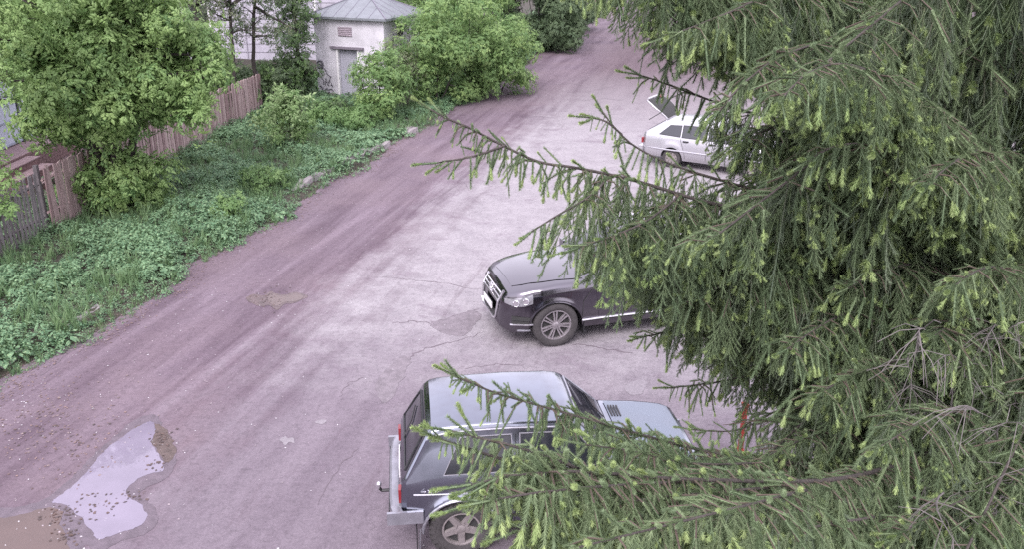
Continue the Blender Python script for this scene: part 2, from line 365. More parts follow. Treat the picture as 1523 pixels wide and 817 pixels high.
# ------------------------------------------------------------------ spruce twigs
def spruce_frond(name, rng, L, nside, sl, tips, dens=13.0, needle='needle'):
    """a twig hanging along -z with side twigs left and right; needles all round each twig"""
    V = []; F = []; MI = []
    def tri(a, b, c, mi):
        k = len(V); V.extend([tuple(a), tuple(b), tuple(c)]); F.append((k, k + 1, k + 2)); MI.append(mi)
    def twig(p0, p1, sag, full=1.0, tip=False, r=.0022):
        n = max(3, int((p1 - p0).length / .02)); pts = []
        for i in range(n + 1):
            t = i / n; pts.append(p0.lerp(p1, t) + Vector((0, 0, -sag * t * (1 - t) * 2)))
        t0 = MB().tube(pts, [r * (1 - .6 * i / n) for i in range(n + 1)], 3, 0, False); k = len(V); V.extend(t0.v); F.extend([tuple(i + k for i in f) for f in t0.f]); MI.extend([2] * len(t0.f))
        tot = (p1 - p0).length; m = int(tot * 100 * dens * full)
        for i in range(m):
            t = (i + rng.random()) / m; x = t * n; j = min(n - 1, int(x)); q = pts[j].lerp(pts[j + 1], x - j); d = (pts[j + 1] - pts[j]).normalized()
            a = rng.random() * 6.283; e1 = d.orthogonal().normalized(); e2 = d.cross(e1); rad = e1 * math.cos(a) + e2 * math.sin(a)
            istip = tip and t > 1 - min(.55, .058 / max(tot, .01)); ln = rng.uniform(.012, .019) * (1 - .3 * (t > .95)) * (1.65 if istip else 1)
            fw = .55 if not istip else .7
            e = (rad + d * fw).normalized() * ln; w = d.cross(rad).normalized() * (.0013 if not istip else .0031)
            tri(q - w, q + w, q + e, 1 if istip else 0)
        return_core = [p for p in pts]; t1 = MB().tube(return_core, [.0022] * (n + 1), 4, 0, False); k = len(V); V.extend(t1.v); F.extend([tuple(i + k for i in f) for f in t1.f]); MI.extend([1 if (tip and (i // 4) / n > 1 - min(.5, .05 / max(tot, .01))) else 0 for i in range(len(t1.f))])
        return pts
    ax = twig(Vector((0, 0, 0)), Vector((rng.uniform(-.03, .03), rng.uniform(-.03, .03), -L)), 0, 1, tips > .3, .003)
    for k in range(nside):
        t = (k + .4) / nside * .93; x = t * (len(ax) - 1); j = int(x); o = ax[j].lerp(ax[min(j + 1, len(ax) - 1)], x - j)
        sg = 1 if k % 2 else -1; l = sl * (1 - .55 * t) * rng.uniform(.65, 1.15)
        d = Vector((sg * rng.uniform(.3, .7), rng.uniform(-.35, .35), -rng.uniform(.7, 1.1))).normalized()
        sp_ = twig(o, o + d * l, l * .12, 1, rng.random() < tips)
        if l > .10:
            for s2 in (1, -1):
                if rng.random() < .7:
                    d2 = (d + Vector((-d.z, 0, d.x)) * s2 * .5 + Vector((0, 0, -.5))).normalized(); b = sp_[len(sp_) // 2]
                    twig(b, b + d2 * l * .45, 0, 1, rng.random() < tips)
    return npmesh(name, V, F, [M[needle], M['shoot'], M['twig']], MI)
def spruce_brush(name, rng, L, tip):
    V = []; F = []; MI = []
    n = int(L * 100 * 20)
    for i in range(n):
        t = (i + rng.random()) / n; q = Vector((math.sin(t * 2) * .01, 0, -t * L)); a = rng.random() * 6.283
        it = t > tip; prof = 1.0 if not it else (.55 + .9 * math.sin(min(1, (t - tip) / (1 - tip)) * math.pi))
        e = Vector((math.cos(a), math.sin(a), -(.65 if not it else 1.1))).normalized() * rng.uniform(.012, .018) * prof; w = Vector((-math.sin(a), math.cos(a), 0)) * (.0015 if not it else .0026)
        k = len(V); V.extend([tuple(q - w), tuple(q + w), tuple(q + e)]); F.append((k, k + 1, k + 2)); MI.append(1 if it else 0)
    t0 = MB().tube([(0, 0, 0), (.01, 0, -L)], [.0042, .003], 4, 0, False); k = len(V); V.extend(t0.v); F.extend([tuple(i + k for i in f) for f in t0.f]); MI.extend([0] * len(t0.f))
    return npmesh(name, V, F, [M['needle'], M['shoot'], M['twig']], MI)
srng = random.Random(11)
source('spruce', [spruce_frond('frond', srng, .42, 14, .16, .08), spruce_frond('frond', srng, .46, 13, .13, .06), spruce_frond('frond', srng, .40, 14, .18, .06), spruce_frond('frond', srng, .48, 10, .11, .12),
                  spruce_frond('frond', srng, .42, 12, .15, .42), spruce_frond('frond', srng, .40, 11, .14, .48),
                  spruce_frond('frond', srng, .44, 12, .13, 0, 10, 'needle_old'), spruce_frond('frond', srng, .46, 10, .11, 0, 9, 'needle_old'),
                  spruce_brush('brush', srng, .12, .55), spruce_brush('brush', srng, .10, .6), spruce_brush('brush', srng, .14, 1.1), spruce_frond('frond', srng, .5, 3, .08, .1, 6, 'needle_old')])

# ================================================================== SETTING
CS, SN = math.cos(R(13.3)), math.sin(R(13.3))
def sa(s, a): return (s * CS + a * SN, -s * SN + a * CS)        # (across, along) the road -> world XY
def to_sa(x, y): return (x * CS - y * SN, x * SN + y * CS)
def wob(a, k=0.0): return .16 * math.sin(a * 1.1 + k) + .11 * math.sin(a * 2.7 + 1.3 + k) + .06 * math.sin(a * 6.1 + k * 2)
EDGE = -10.45
tag(mesh('ground', [(-900, -300, -.06), (900, -300, -.06), (900, 1500, -.06), (-900, 1500, -.06)], [(0, 1, 2, 3)], [M['soil']]), kind='structure')
rv = [(*sa(s, a), 0.0) for s, a in ((EDGE - .9, -12), (22, -12), (22, 130), (EDGE - .9, 130))]
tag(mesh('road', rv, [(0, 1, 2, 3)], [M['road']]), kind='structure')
def verge_z(s, a):
    e = EDGE + wob(a); d = e - s
    return -.05 + .17 * min(1, max(0, (d + .3) / .9)) + .05 * math.sin(s * 1.7 + a * .9) * min(1, max(0, d)) + .012 * max(0, min(d, 8))
gv = []; gf = []; ns, na = 46, 130
for j in range(na + 1):
    for i in range(ns + 1):
        a = -2 + 124 * (j / na) ** 1.35; s = EDGE + .35 - 30 * (i / ns) ** 1.8
        gv.append((*sa(s, a), verge_z(s, a)))
for j in range(na):
    for i in range(ns): gf.append((j * (ns + 1) + i, (j + 1) * (ns + 1) + i, (j + 1) * (ns + 1) + i + 1, j * (ns + 1) + i + 1))
tag(mesh('verge', gv, gf, [M['soil']], smooth=True), kind='structure')
def vz(x, y): return verge_z(*to_sa(x, y))

def blob(name, pts, z, mat, wobble=.06, sub=6, parent=None):
    """irregular sheet from a closed outline in world XY"""
    P = [Vector((p[0], p[1])) for p in pts]; out = []; n = len(P)
    for i in range(n):
        p0, p1, p2, p3 = P[i - 1], P[i], P[(i + 1) % n], P[(i + 2) % n]
        for k in range(sub):
            t = k / sub; q = .5 * ((2 * p1) + (p2 - p0) * t + (2 * p0 - 5 * p1 + 4 * p2 - p3) * t * t + (3 * p1 - p0 - 3 * p2 + p3) * t ** 3)
            wb = min(wobble, .3 * (p2 - p1).length / sub); out.append((q.x + random.uniform(-1, 1) * wb, q.y + random.uniform(-1, 1) * wb, z))
    bm = bmesh.new(); f = bm.faces.new([bm.verts.new(v) for v in out]); bmesh.ops.triangulate(bm, faces=[f])
    me = bpy.data.meshes.new(name); bm.normal_update()
    if sum(f.normal.z for f in bm.faces) < 0: bmesh.ops.reverse_faces(bm, faces=bm.faces)
    bm.to_mesh(me); bm.free(); me.materials.append(mat); return link(name, me, parent)
M['wet'] = simple('wet_asphalt', (.135, .108, .130), .6, var=.4, scale=6, bmp=.5)
def gpts(l): return [gnd(u, v).xy for u, v in l]
tag(blob('puddle', gpts([(226, 628), (232, 640), (225, 658), (236, 676), (243, 700), (222, 706), (202, 716), (188, 732), (193, 742), (208, 750), (218, 772), (205, 785), (180, 793), (150, 803), (140, 798), (128, 780), (112, 764), (96, 752), (78, 748), (92, 736), (118, 716), (140, 690), (160, 668), (186, 648), (204, 636)]), .006, M['puddle'], .035), kind='structure')
tag(blob('puddle_margin', gpts([(230, 618), (244, 640), (258, 662), (262, 688), (248, 712), (218, 726), (206, 740), (226, 752), (236, 776), (214, 796), (180, 806), (148, 822), (126, 812), (110, 840), (60, 860), (-60, 866), (-60, 755), (0, 757), (40, 752), (72, 740), (110, 708), (136, 680), (168, 652), (200, 626)]), .0036, M['wet'], .07, 8), kind='structure')
tag(blob('muddy_puddle', gpts([(-60, 772), (0, 772), (40, 764), (74, 756), (92, 764), (90, 780), (98, 800), (104, 830), (90, 870), (0, 870), (-60, 860)]), .005, M['mud'], .03), kind='structure')
tag(blob('muddy_puddle', gpts([(366, 446), (376, 438), (392, 440), (402, 434), (420, 439), (440, 435), (458, 441), (448, 447), (436, 452), (424, 453), (412, 462), (400, 455), (386, 456)]), .005, simple('damp_mud', (.135, .098, .10), .35, var=.5, scale=5, bmp=.4), .07), kind='structure')
tag(blob('muddy_patch', gpts([(200, 640), (218, 630), (240, 634), (252, 650), (262, 672), (250, 690), (236, 676), (226, 660)]), .0045, simple('wet_mud', (.12, .088, .08), .4, var=.5, scale=9, bmp=.5), .05), kind='structure')
M['broken'] = simple('broken_asphalt', (.20, .174, .194), .9, var=.4, scale=7, bmp=.5)
tag(blob('worn_patch', gpts([(640, 482), (668, 473), (690, 466), (705, 462), (716, 470), (704, 486), (690, 500), (668, 498), (650, 492)]), .004, M['broken'], .05), kind='structure')
tag(blob('worn_patch', gpts([(560, 575), (580, 545), (600, 530), (612, 536), (600, 560), (585, 590), (570, 600)]), .004, M['broken'], .05), kind='structure')
for l in ([(416, 655), (424, 650), (428, 653), (436, 652), (438, 660), (430, 659), (424, 664), (420, 659)], [(468, 629), (478, 625), (486, 627), (480, 632)], [(930, 575), (950, 566), (962, 570), (955, 586), (938, 588)], [(885, 600), (915, 598), (918, 606), (890, 607)]):
    tag(blob('pale_patch', gpts(l), .0042, simple('pale_asphalt', (.235, .213, .233), .9, var=.3, scale=20), .025), kind='structure')
# cracks: thin jagged ribbons of dirt lying in the asphalt
ck = MB()
for l, w in (([(566, 412), (590, 414), (620, 418), (660, 421), (690, 428), (722, 432)], .02), ([(586, 482), (610, 478), (640, 481), (668, 474), (690, 466), (714, 460)], .03), ([(560, 580), (575, 556), (596, 540), (620, 524), (650, 514), (690, 505), (724, 494)], .03),
             ([(850, 512), (880, 516), (910, 521), (950, 527)], .035), ([(720, 432), (724, 452), (745, 470)], .02), ([(690, 548), (740, 542), (790, 545)], .02), ([(505, 590), (520, 570), (545, 560)], .015),
             ([(60, 560), (110, 520), (150, 500)], .03), ([(470, 750), (500, 700), (540, 660)], .02), ([(640, 300), (690, 270), (700, 285)], .02), ([(860, 150), (900, 146), (930, 150)], .05), ([(780, 175), (800, 172), (830, 176)], .05), ([(820, 126), (850, 124), (870, 128)], .06)):
    pts = []
    for (a, b), (c, d) in zip(l[:-1], l[1:]):
        for k in range(6): pts.append(gnd(a + (c - a) * k / 6, b + (d - b) * k / 6).xy + Vector((random.uniform(-1, 1), random.uniform(-1, 1))) * .035)
    n = len(pts); vs = []
    for i, p in enumerate(pts):
        t = (pts[min(i + 1, n - 1)] - pts[max(i - 1, 0)]).normalized(); q = Vector((-t.y, t.x)) * w * .75 * random.uniform(.3, 1) * (1 - abs(i / n - .5))
        vs += [(p.x - q.x, p.y - q.y, .0032), (p.x + q.x, p.y + q.y, .0032)]
    ck.add(vs, [(2 * i, 2 * i + 2, 2 * i + 3, 2 * i + 1) for i in range(n - 1)])
tag(ck.build('asphalt_crack', M['crack']), kind='structure')

# kerb of broken concrete stones along the verge
tag(blob('muddy_puddle', gpts([(398, 446), (404, 438), (422, 441), (440, 438), (452, 442), (440, 449), (424, 450), (410, 456)]), .0075, M['mud'], .05), kind='structure')
kerb = tag(empty('kerb', (*sa(EDGE, 25), 0)), kind='structure')
def stone_mesh(rng, l, w, h):
    bm = bmesh.new(); bmesh.ops.create_cube(bm, size=1)
    bmesh.ops.subdivide_edges(bm, edges=bm.edges, cuts=1)
    for v in bm.verts: v.co = Vector((v.co.x * l, v.co.y * w, v.co.z * h)) * rng.uniform(.86, 1.0) + Vector([rng.uniform(-.02, .02) for _ in range(3)])
    me = bpy.data.meshes.new('kerb_stone'); bm.to_mesh(me); bm.free(); me.materials.append(M['concrete']); return me
krng = random.Random(5); kms = [stone_mesh(krng, l, .2, .26) for l in (.95, .75, .5, .9)]
kpx = [(446, 282), (458, 276), (470, 269), (482, 263), (494, 257), (505, 251), (517, 245), (529, 239), (541, 233), (552, 228), (563, 223), (573, 219), (112, 484), (128, 474), (142, 466), (4, 548), (18, 540), (612, 200), (610, 196)]
for i, (u, v) in enumerate(kpx):
    p = gnd(u, v); o = link('kerb_stone', kms[i % 4]); o.location = (p.x - kerb.location.x, p.y - kerb.location.y, .06 + krng.uniform(-.05, .04))
    o.rotation_euler = (krng.uniform(-.15, .15), krng.uniform(-.1, .1), R(76.7) + krng.uniform(-.22, .22)); o.parent = kerb
    if i in (3, 7, 10): o.scale = (.6, 1.2, 1)
    if 11 < i < 17: o.scale = (.7, .7, .6); o.location.z = .02

# fallen petals, dry litter at the road edge
def flecks(name, pts, smin, smax, mats, zoff=.005):
    mb = MB()
    for i, (x, y, z) in enumerate(pts):
        s = random.uniform(smin, smax); a = random.random() * 6.28; c, d = math.cos(a) * s, math.sin(a) * s; k = random.uniform(.45, .9)
        t = random.uniform(0, .006)
        mb.add([(x - c, y - d, z + zoff), (x + d * k, y - c * k, z + zoff + t), (x + c, y + d, z + zoff + t * .5), (x - d * k, y + c * k, z + zoff)], [(0, 1, 2, 3)], i % len(mats))
    return tag(mb.build(name, mats), kind='stuff')
pp = []
while len(pp) < 1100:
    a = 6 + 30 * random.random() ** 1.3; s = EDGE + .3 + abs(random.gauss(0, 3.0))
    if s > -1: continue
    x, y = sa(s, a); pp.append((x, y, 0))
for u, v, r, n in ((90, 770, 40, 22), (85, 640, 60, 25), (60, 600, 60, 25), (380, 445, 25, 10), (240, 660, 25, 12)):
    for k in range(n):
        q = gnd(u + random.gauss(0, r), v + random.gauss(0, r * .5)); pp.append((q.x, q.y, 0))
flecks('fallen_petals', pp, .006, .019, [simple('petal_white', (.48, .46, .48), .8), simple('petal_pink', (.33, .28, .30), .8)])
pp = []
for k in range(7000):
    a = 4 + 60 * random.random() ** 1.5; s = EDGE + wob(a) + random.gauss(.15, .22); x, y = sa(s, a); pp.append((x, y, max(0.004, verge_z(s, a))))
for k in range(900):
    a = 22 + 7 * random.random(); s = EDGE + wob(a) + random.gauss(.05, .2); x, y = sa(s, a); pp.append((x, y, max(.004, verge_z(s, a))))
for k in range(420):
    q = gnd(75 + random.gauss(0, 60), 625 + random.gauss(0, 45)); pp.append((q.x, q.y, .002))
flecks('dry_litter', pp, .008, .026, [M['litter'], simple('brown_litter', (.13, .09, .085), .9), simple('pale_litter', (.22, .17, .165), .9)])

pp = []
for u, v, r, n in ((240, 650, 9, 40), (150, 752, 18, 40), (95, 770, 14, 50), (100, 800, 10, 40), (200, 740, 8, 18), (400, 446, 14, 50), (90, 640, 30, 60), (230, 690, 9, 25)):
    for k in range(n):
        q = gnd(u + random.gauss(0, r), v + random.gauss(0, r * .6)); pp.append((q.x, q.y, .004))
flecks('dead_leaves', pp, .008, .03, [simple('rotten_leaf', (.07, .052, .05), .8), simple('brown_leaf', (.11, .075, .065), .8)])
# ground herbs of the verge
hp = []
def clumpy(x, y): return .5 + .5 * math.sin(x * 1.3 + 1.7 * math.sin(y * .7)) * math.cos(y * 1.1 + math.sin(x * .9))
while len(hp) < 17500:
    a = 6 + 34 * random.random() ** 1.2; e = EDGE + wob(a, .4); s = e + .22 - 7.8 * random.random() ** 1.15; x, y = sa(s, a)
    if x < -15.5: continue
    if e - s < .3 and 22.3 < y < 29 and random.random() < .6: continue      # kerb stones lie bare here
    if x < -10.8 and random.random() < .55: continue
    c = clumpy(x, y); sc = random.uniform(.65, 1.15) * (.75 + .6 * c) * (.6 if e - s < .1 else 1)
    i = random.choice((0, 1, 1, 0, 2, 1, 3, 4)) if c > .45 else random.choice((0, 0, 2, 2, 4, 5))
    if y > 26 and i == 3 and random.random() < .5: sc *= 1.4
    hp.append((x, y, verge_z(s, a) - .01, random.random() * 6.28, sc, i))
for k in range(2600):      # further up the road, below the hedges
    a = 36 + 40 * random.random(); e = EDGE + wob(a, .4); s = e - .05 - 5 * random.random() ** 1.3; x, y = sa(s, a); hp.append((x, y, verge_z(s, a), random.random() * 6.28, random.uniform(.9, 1.9), random.choice((0, 1, 3, 4))))
hp = np.array(hp)
rot = np.stack([RNG.normal(0, .15, len(hp)), RNG.normal(0, .15, len(hp)), hp[:, 3]], 1)
scatter('ground_cover', 'herb', hp[:, :3], rot, hp[:, 4], hp[:, 5])

# ---------------------------------------------------------------- buildings
def at_corner(o, M0): o.location = M0
b = tag(empty('utility_booth', (-8.05, 36.3, .05), R(-20)), 'small lilac plastered booth with grey hipped tin roof behind the bushes', 'booth')
W_, D_, H_ = 3.15, 3.2, 3.28; t_ = .25
mb = MB()
for x0, x1, z0, z1 in ((0, .98, 0, H_), (1.98, W_, 0, H_), (.98, 1.98, 2.1, H_)): mb.box(((x0 + x1) / 2, t_ / 2, (z0 + z1) / 2), (x1 - x0, t_, z1 - z0))
mb.box((t_ / 2, D_ / 2 + t_ / 2, H_ / 2), (t_, D_ - t_, H_)); mb.box((W_ - t_ / 2, D_ / 2 + t_ / 2, H_ / 2), (t_, D_ - t_, H_)); mb.box((W_ / 2, D_ - t_ / 2, H_ / 2), (W_ - 2 * t_, t_, H_))
mb.build('wall', M['plaster'], b)
mb = MB(); e = .24
cs = [(-e, -e), (W_ + e, -e), (W_ + e, D_ + e), (-e, D_ + e)]
mb.add([(x, y, H_ + .002) for x, y in cs] + [(x, y, H_ + .09) for x, y in cs] + [(W_ / 2, D_ / 2, H_ + .95)], [(3, 2, 1, 0), (0, 1, 5, 4), (1, 2, 6, 5), (2, 3, 7, 6), (3, 0, 4, 7), (4, 5, 8), (5, 6, 8), (6, 7, 8), (7, 4, 8)])
rf = mb.build('roof', M['tin'], b)
mb = MB()
for x, y in cs: mb.tube([(x, y, H_ + .10), (W_ / 2, D_ / 2, H_ + .965)], .03, 5)
for k in range(1, 6):
    f = k / 6 * W_; ap = Vector((W_ / 2, D_ / 2, H_ + .955)); q = Vector((f, -e, H_ + .095)); t2 = 1 - abs(f - W_ / 2) / (W_ / 2 + e); mb.tube([q, q + Vector((0, (D_ / 2 + e) * t2 * .98, .86 * t2 * .98))], .012, 4)
    q = Vector((W_ + e, f, H_ + .095)); mb.tube([q, q + Vector((-(W_ / 2 + e) * t2 * .98, 0, .86 * t2 * .98))], .012, 4)
mb.build('seam_rib', simple('roof_seam', (.17, .16, .2), .5), rf)
MB().box((1.48, .16, 1.04), (.98, .05, 2.04)).build('door', M['door_grey'], b)
mb = MB(); mb.box((1.0, .04, 1.05), (.08, .14, 2.1)); mb.box((1.96, .04, 1.05), (.08, .14, 2.1)); mb.build('door_frame', M['white_paint'], b)
MB().box((1.48, -.045, 2.17), (1.5, .13, .09)).build('lintel', simple('lintel_dark', (.16, .14, .17), .8), b)
v = MB().box((1.42, -.012, 2.80), (.62, .03, .36)).build('vent', M['vent'], b)
mb = MB()
for k in range(5): mb.box((1.42, -.038, 2.66 + k * .07), (.6, .02, .03), M=Matrix.Translation((1.42, -.036, 2.66 + k * .07)) @ Matrix.Rotation(.5, 4, 'X'))
mb.build('slat', simple('vent_slat', (.37, .31, .355), .8), v)
v = MB().box((W_ + .012, 1.35, 2.82), (.03, .5, .4)).build('vent', M['rim_dark'], b)
mb = MB(); g = lambda pts, r=.022: mb.tube([(x, -.006, z) for x, z in pts], r, 4)
def ring(cx_, cz_, r1, r2, th=.03): g([(cx_ + r1 * math.cos(a * .42), cz_ + r2 * math.sin(a * .42)) for a in range(16)], th)
ring(.17, 1.45, .13, .15, .045); ring(.16, 1.40, .05, .06, .03); g([(.30, 1.35), (.42, 1.22), (.45, 1.1), (.58, 1.0), (.66, .98)]); g([(.62, .98), (.56, .82), (.5, .74)]);
g([(.34, .62), (.40, .92), (.47, .64)], .02); g([(.36, .74), (.45, .74)], .015); g([(.50, .60), (.58, .86), (.70, .58), (.60, .66)], .02); g([(.1, .6), (.22, .5), (.18, .34), (.34, .26), (.5, .36), (.66, .24), (.8, .3)], .03); g([(.2, .9), (.3, .8), (.27, .66)], .02); g([(.12, .2), (.3, .14), (.52, .2), (.74, .12)], .045); g([(.3, .42), (.42, .5), (.5, .44), (.62, .5), (.72, .4)], .025)
mb.build('graffiti', M['paint_black'], b)
MB().box((.42, -.004, .17), (.84, .006, .32)).build('stain', simple('base_stain', (.2, .14, .15), .9, var=.6, scale=9), b)

gb = tag(empty('garage_building', (-14.0, 24, 0)), 'garage with pale blue metal doors above a worn brick plinth, behind the big tree', 'garage')
mb = MB(); mb.box((-2.2, 0, 2.05), (4.0, 13, 2.3 + 1.0)); mb.build('wall', simple('garage_wall', (.55, .54, .58), .9, var=.2), gb)
MB().box((-2.0, 0, 3.82), (5.2, 13.8, .16)).build('roof', simple('roof_dark', (.11, .10, .11), .8), gb)
mb = MB(); rw = 0
mb.box((-1.75, 0, .42), (4.9, 13.4, .88)); pl = mb.build('plinth', M['brick_light'], gb)
bm_ = MB().box((0, 0, 0), (.02, .30, .085)).build('brick', M['brick'], pl); bm_.location = (.704, -3.0, .10)
for r in range(9):
    for k in range(19):
        o = bm_.copy(); COL.objects.link(o); o.location = (.706 + random.uniform(-.004, .004), -3.4 + k * .32 + (r % 2) * .16, .07 + r * .095)
        if random.random() < .06: bpy.data.objects.remove(o)
for y0 in (-6.4, -4.6, -2.75, -.95, .9):
    d = MB().box((-.17, y0 + .88, 2.15), (.06, 1.72, 2.5)).build('door', M['metal_blue'], gb)
    mb = MB()
    for z in (.93, 1.55, 3.37): mb.box((-.13, y0 + .88, z), (.03, 1.7, .05))
    mb.build('rail', simple('door_rail', (.36, .40, .48), .5), d)
    MB().box((-.14, y0 - .03, 2.15), (.05, .07, 2.55)).build('seam', simple('door_gap', (.10, .10, .13), .7), gb)
st = tag(empty('brick_steps', (-13.2, 22.4, 0)), 'short flight of worn brick steps below the pale blue garage doors', 'steps')
for k in range(4):
    s_ = MB().box((.15 + k * .32, 0, (.8 - .2 * k) / 2), (.32, 1.7, .8 - .2 * k)).build('step', M['brick'], st)
    MB().box((.15 + k * .32, 0, .8 - .2 * k + .016), (.36, 1.74, .03)).build('tread', M['brick_light'], s_)

pb = tag(empty('pale_building', (-20, 47, 0)), 'long pale building seen through the thin trees at the far left', 'building')
MB().box((0, 3, 5), (26, 6, 10)).build('wall', M['pale_wall'], pb)
mb = MB()
for k in range(22): mb.box((0, -.012, .6 + k * .42), (26, .02, .03))
for x in range(-12, 13, 2): mb.box((x, -.02, 5), (.05, .02, 9.6))
o = mb.build('wall_joint', simple('joint_grey', (.27, .255, .30), .9), pb)
for x in (-10.5, -7, -3.5, 0, 3.5):
    for z in (2.2, 5.6):
        f = MB().box((x, -.03, z), (1.5, .06, 1.7)).build('window', M['white_paint'], pb); MB().box((x, -.07, z), (1.25, .02, 1.45)).build('pane', M['glass'], f)

# ---------------------------------------------------------------- fences
def fence(name, label, y0, y1, w, gap, h, mat, rail_h, lab_group=None):
    A = Vector((-10.75 + (y0 - 15.5) * .066, y0)); B = Vector((-10.75 + (y1 - 15.5) * .066, y1)); L = (B - A).length; d = (B - A).normalized(); rz = math.atan2(d.y, d.x)
    f = tag(empty(name, (A.x, A.y, 0), rz), label, 'fence')
    def zf(t): q = A + d * t; return vz(q.x, q.y)
    n = int(L / (w + gap)); ms = []
    for k in range(4):
        tp = h + random.uniform(-.03, .03); cx0 = w / 2
        mb = MB(); sl = random.uniform(-.02, .02)
        mb.add([(-cx0, -.011, 0), (cx0, -.011, 0), (cx0, .011, 0), (-cx0, .011, 0), (-cx0, -.011, tp - sl), (cx0, -.011, tp + sl), (cx0, .011, tp + sl), (-cx0, .011, tp - sl)], [(0, 3, 2, 1), (4, 5, 6, 7), (0, 1, 5, 4), (1, 2, 6, 5), (2, 3, 7, 6), (3, 0, 4, 7)])
        me = bpy.data.meshes.new('picket'); me.from_pydata(mb.v, [], mb.f); me.materials.append(mat[k % len(mat)]); ms.append(me)
    for k in range(n):
        t = k * (w + gap) + w / 2; o = bpy.data.objects.new('picket', random.choice(ms)); COL.objects.link(o); o.parent = f
        o.location = (t, -.04, zf(t) + random.uniform(-.02, .02)); o.rotation_euler = (random.gauss(0, .015), random.gauss(0, .012), random.gauss(0, .03))
    for z in rail_h:
        mb = MB(); mb.tube([(t, .012, zf(t) + z) for t in np.linspace(0, L, 8)], .035, 4); mb.build('rail', mat[0], f)
    for t in np.arange(.0, L, 2.4):
        MB().box((0, 0, .8), (.09, .09, 1.6)).build('post', M['wood_grey'], f).location = (t, .09, zf(t) - .1)
    return f
fence('picket_fence', 'weathered grey picket fence with gaps at the left edge', 14.6, 18.75, .07, .062, 1.38, [M['wood_grey'], simple('grey_wood_b', (.17, .155, .16), .9, var=.4, scale=12)], (.35, 1.1))
fence('board_fence', 'faded reddish board fence running behind the big leafy tree', 18.9, 33.3, .105, .026, 1.42, [M['wood_red'], simple('red_wood_b', (.42, .325, .315), .9, var=.3, scale=10), simple('red_wood_c', (.27, .185, .185), .9, var=.4, scale=10)], (.4, 1.15))

# ---------------------------------------------------------------- broad-leaved trees and shrubs
def clumps_in(c, r, n, rng, rad, low=-1.0, shell=.45):
    out = []; tries = 0
    while len(out) < n and tries < 6000:
        tries += 1; d = Vector((rng.gauss(0, 1), rng.gauss(0, 1), rng.gauss(0, 1))).normalized() * rng.uniform(shell, .95)
        if d.z < low: continue
        p = Vector((c[0] + d.x * r[0], c[1] + d.y * r[1], c[2] + d.z * r[2])); rr = rng.uniform(*rad)
        if all((p - q).length > .55 * (rr + s) for q, s in out): out.append((p, rr))
    return out
def leaf_points(clumps, per, rng, upb=.35):
    P = []; Dn = []
    for c, r in clumps:
        n = max(6, int(per * r * r * 12))
        for k in range(n):
            d = Vector((rng.gauss(0, 1), rng.gauss(0, 1), rng.gauss(0, 1) + .25)).normalized(); q = c + Vector((d.x, d.y, d.z * .75)) * r * rng.random() ** .45
            P.append(q); Dn.append((d + Vector((rng.gauss(0, .35), rng.gauss(0, .35), upb + rng.gauss(0, .3)))).normalized())
    return P, Dn
def bend(p, q, rng, k=.15, n=5):
    m = (q - p).length * k; off = Vector((rng.uniform(-m, m), rng.uniform(-m, m), rng.uniform(0, m)))
    return [p.lerp(q, i / n) + off * math.sin(math.pi * i / n) for i in range(n + 1)]
def tree(name, label, cat, base, stems, clumps, key, per, seed, mat='bark', r0=.14, group=None, leaf=1.0, mixkey=None):
    rng = random.Random(seed); root = tag(empty(name, base), label, cat, group); b0 = Vector(base)
    forks = []
    for si, s in enumerate(stems):
        pts = [Vector(p) for p in s]; mb = MB(); n = len(pts)
        rr = [r0 * (1 - .62 * i / max(1, n - 1)) * (1 if si == 0 else .75) for i in range(n)]
        fine = []; fr = []
        for i in range(n - 1):
            for k in range(4): fine.append(pts[i].lerp(pts[i + 1], k / 4) + Vector((rng.gauss(0, .012), rng.gauss(0, .012), 0))); fr.append(rr[i] + (rr[i + 1] - rr[i]) * k / 4)
        fine.append(pts[-1]); fr.append(rr[-1]); mb.tube(fine, fr, 8); mb.build('trunk' if len(stems) == 1 else 'stem', M[mat], root, True)
        forks += [(p, r) for p, r in zip(fine, fr)][len(fine) // 3:]
    lim = MB()
    for c, r in clumps:
        q = c - b0
        f, fr_ = min(forks, key=lambda t: (t[0] - q).length + max(0, t[0].z - q.z) * 1.5)
        pp_ = bend(f, q, rng); r1 = min(fr_ * .7, .012 + .018 * (q - f).length); lim.tube(pp_, [r1 * (1 - .75 * i / 5) + .004 for i in range(6)], 5)
        for k in range(3):
            e2 = q + Vector((rng.gauss(0, 1), rng.gauss(0, 1), rng.gauss(.3, .8))).normalized() * r * .8; lim.tube(bend(pp_[3 + k % 3], e2, rng, .1, 3), [.012, .009, .006, .003], 4)
    lim.build('limb', M[mat], root, True)
    P, Dn = leaf_points(clumps, per, rng); P = np.array([tuple(p - b0) for p in P]); n = len(P)
    nr = np.random.default_rng(seed); rot = euler_from(frames(np.array([tuple(d) for d in Dn]), nr.random(n) * 6.28, '+z')); sc = nr.uniform(.7, 1.25, n) * leaf; ix = nr.integers(0, 5, n)
    if mixkey:
        mk = nr.random(n) < mixkey[1]; scatter('crown', key, P[~mk], rot[~mk], sc[~mk], ix[~mk], root); scatter('crown', mixkey[0], P[mk], rot[mk], sc[mk], ix[mk], root)
    else: scatter('crown', key, P, rot, sc, ix, root)
    return root
tr = random.Random(21)
def V3(*a): return Vector(a)
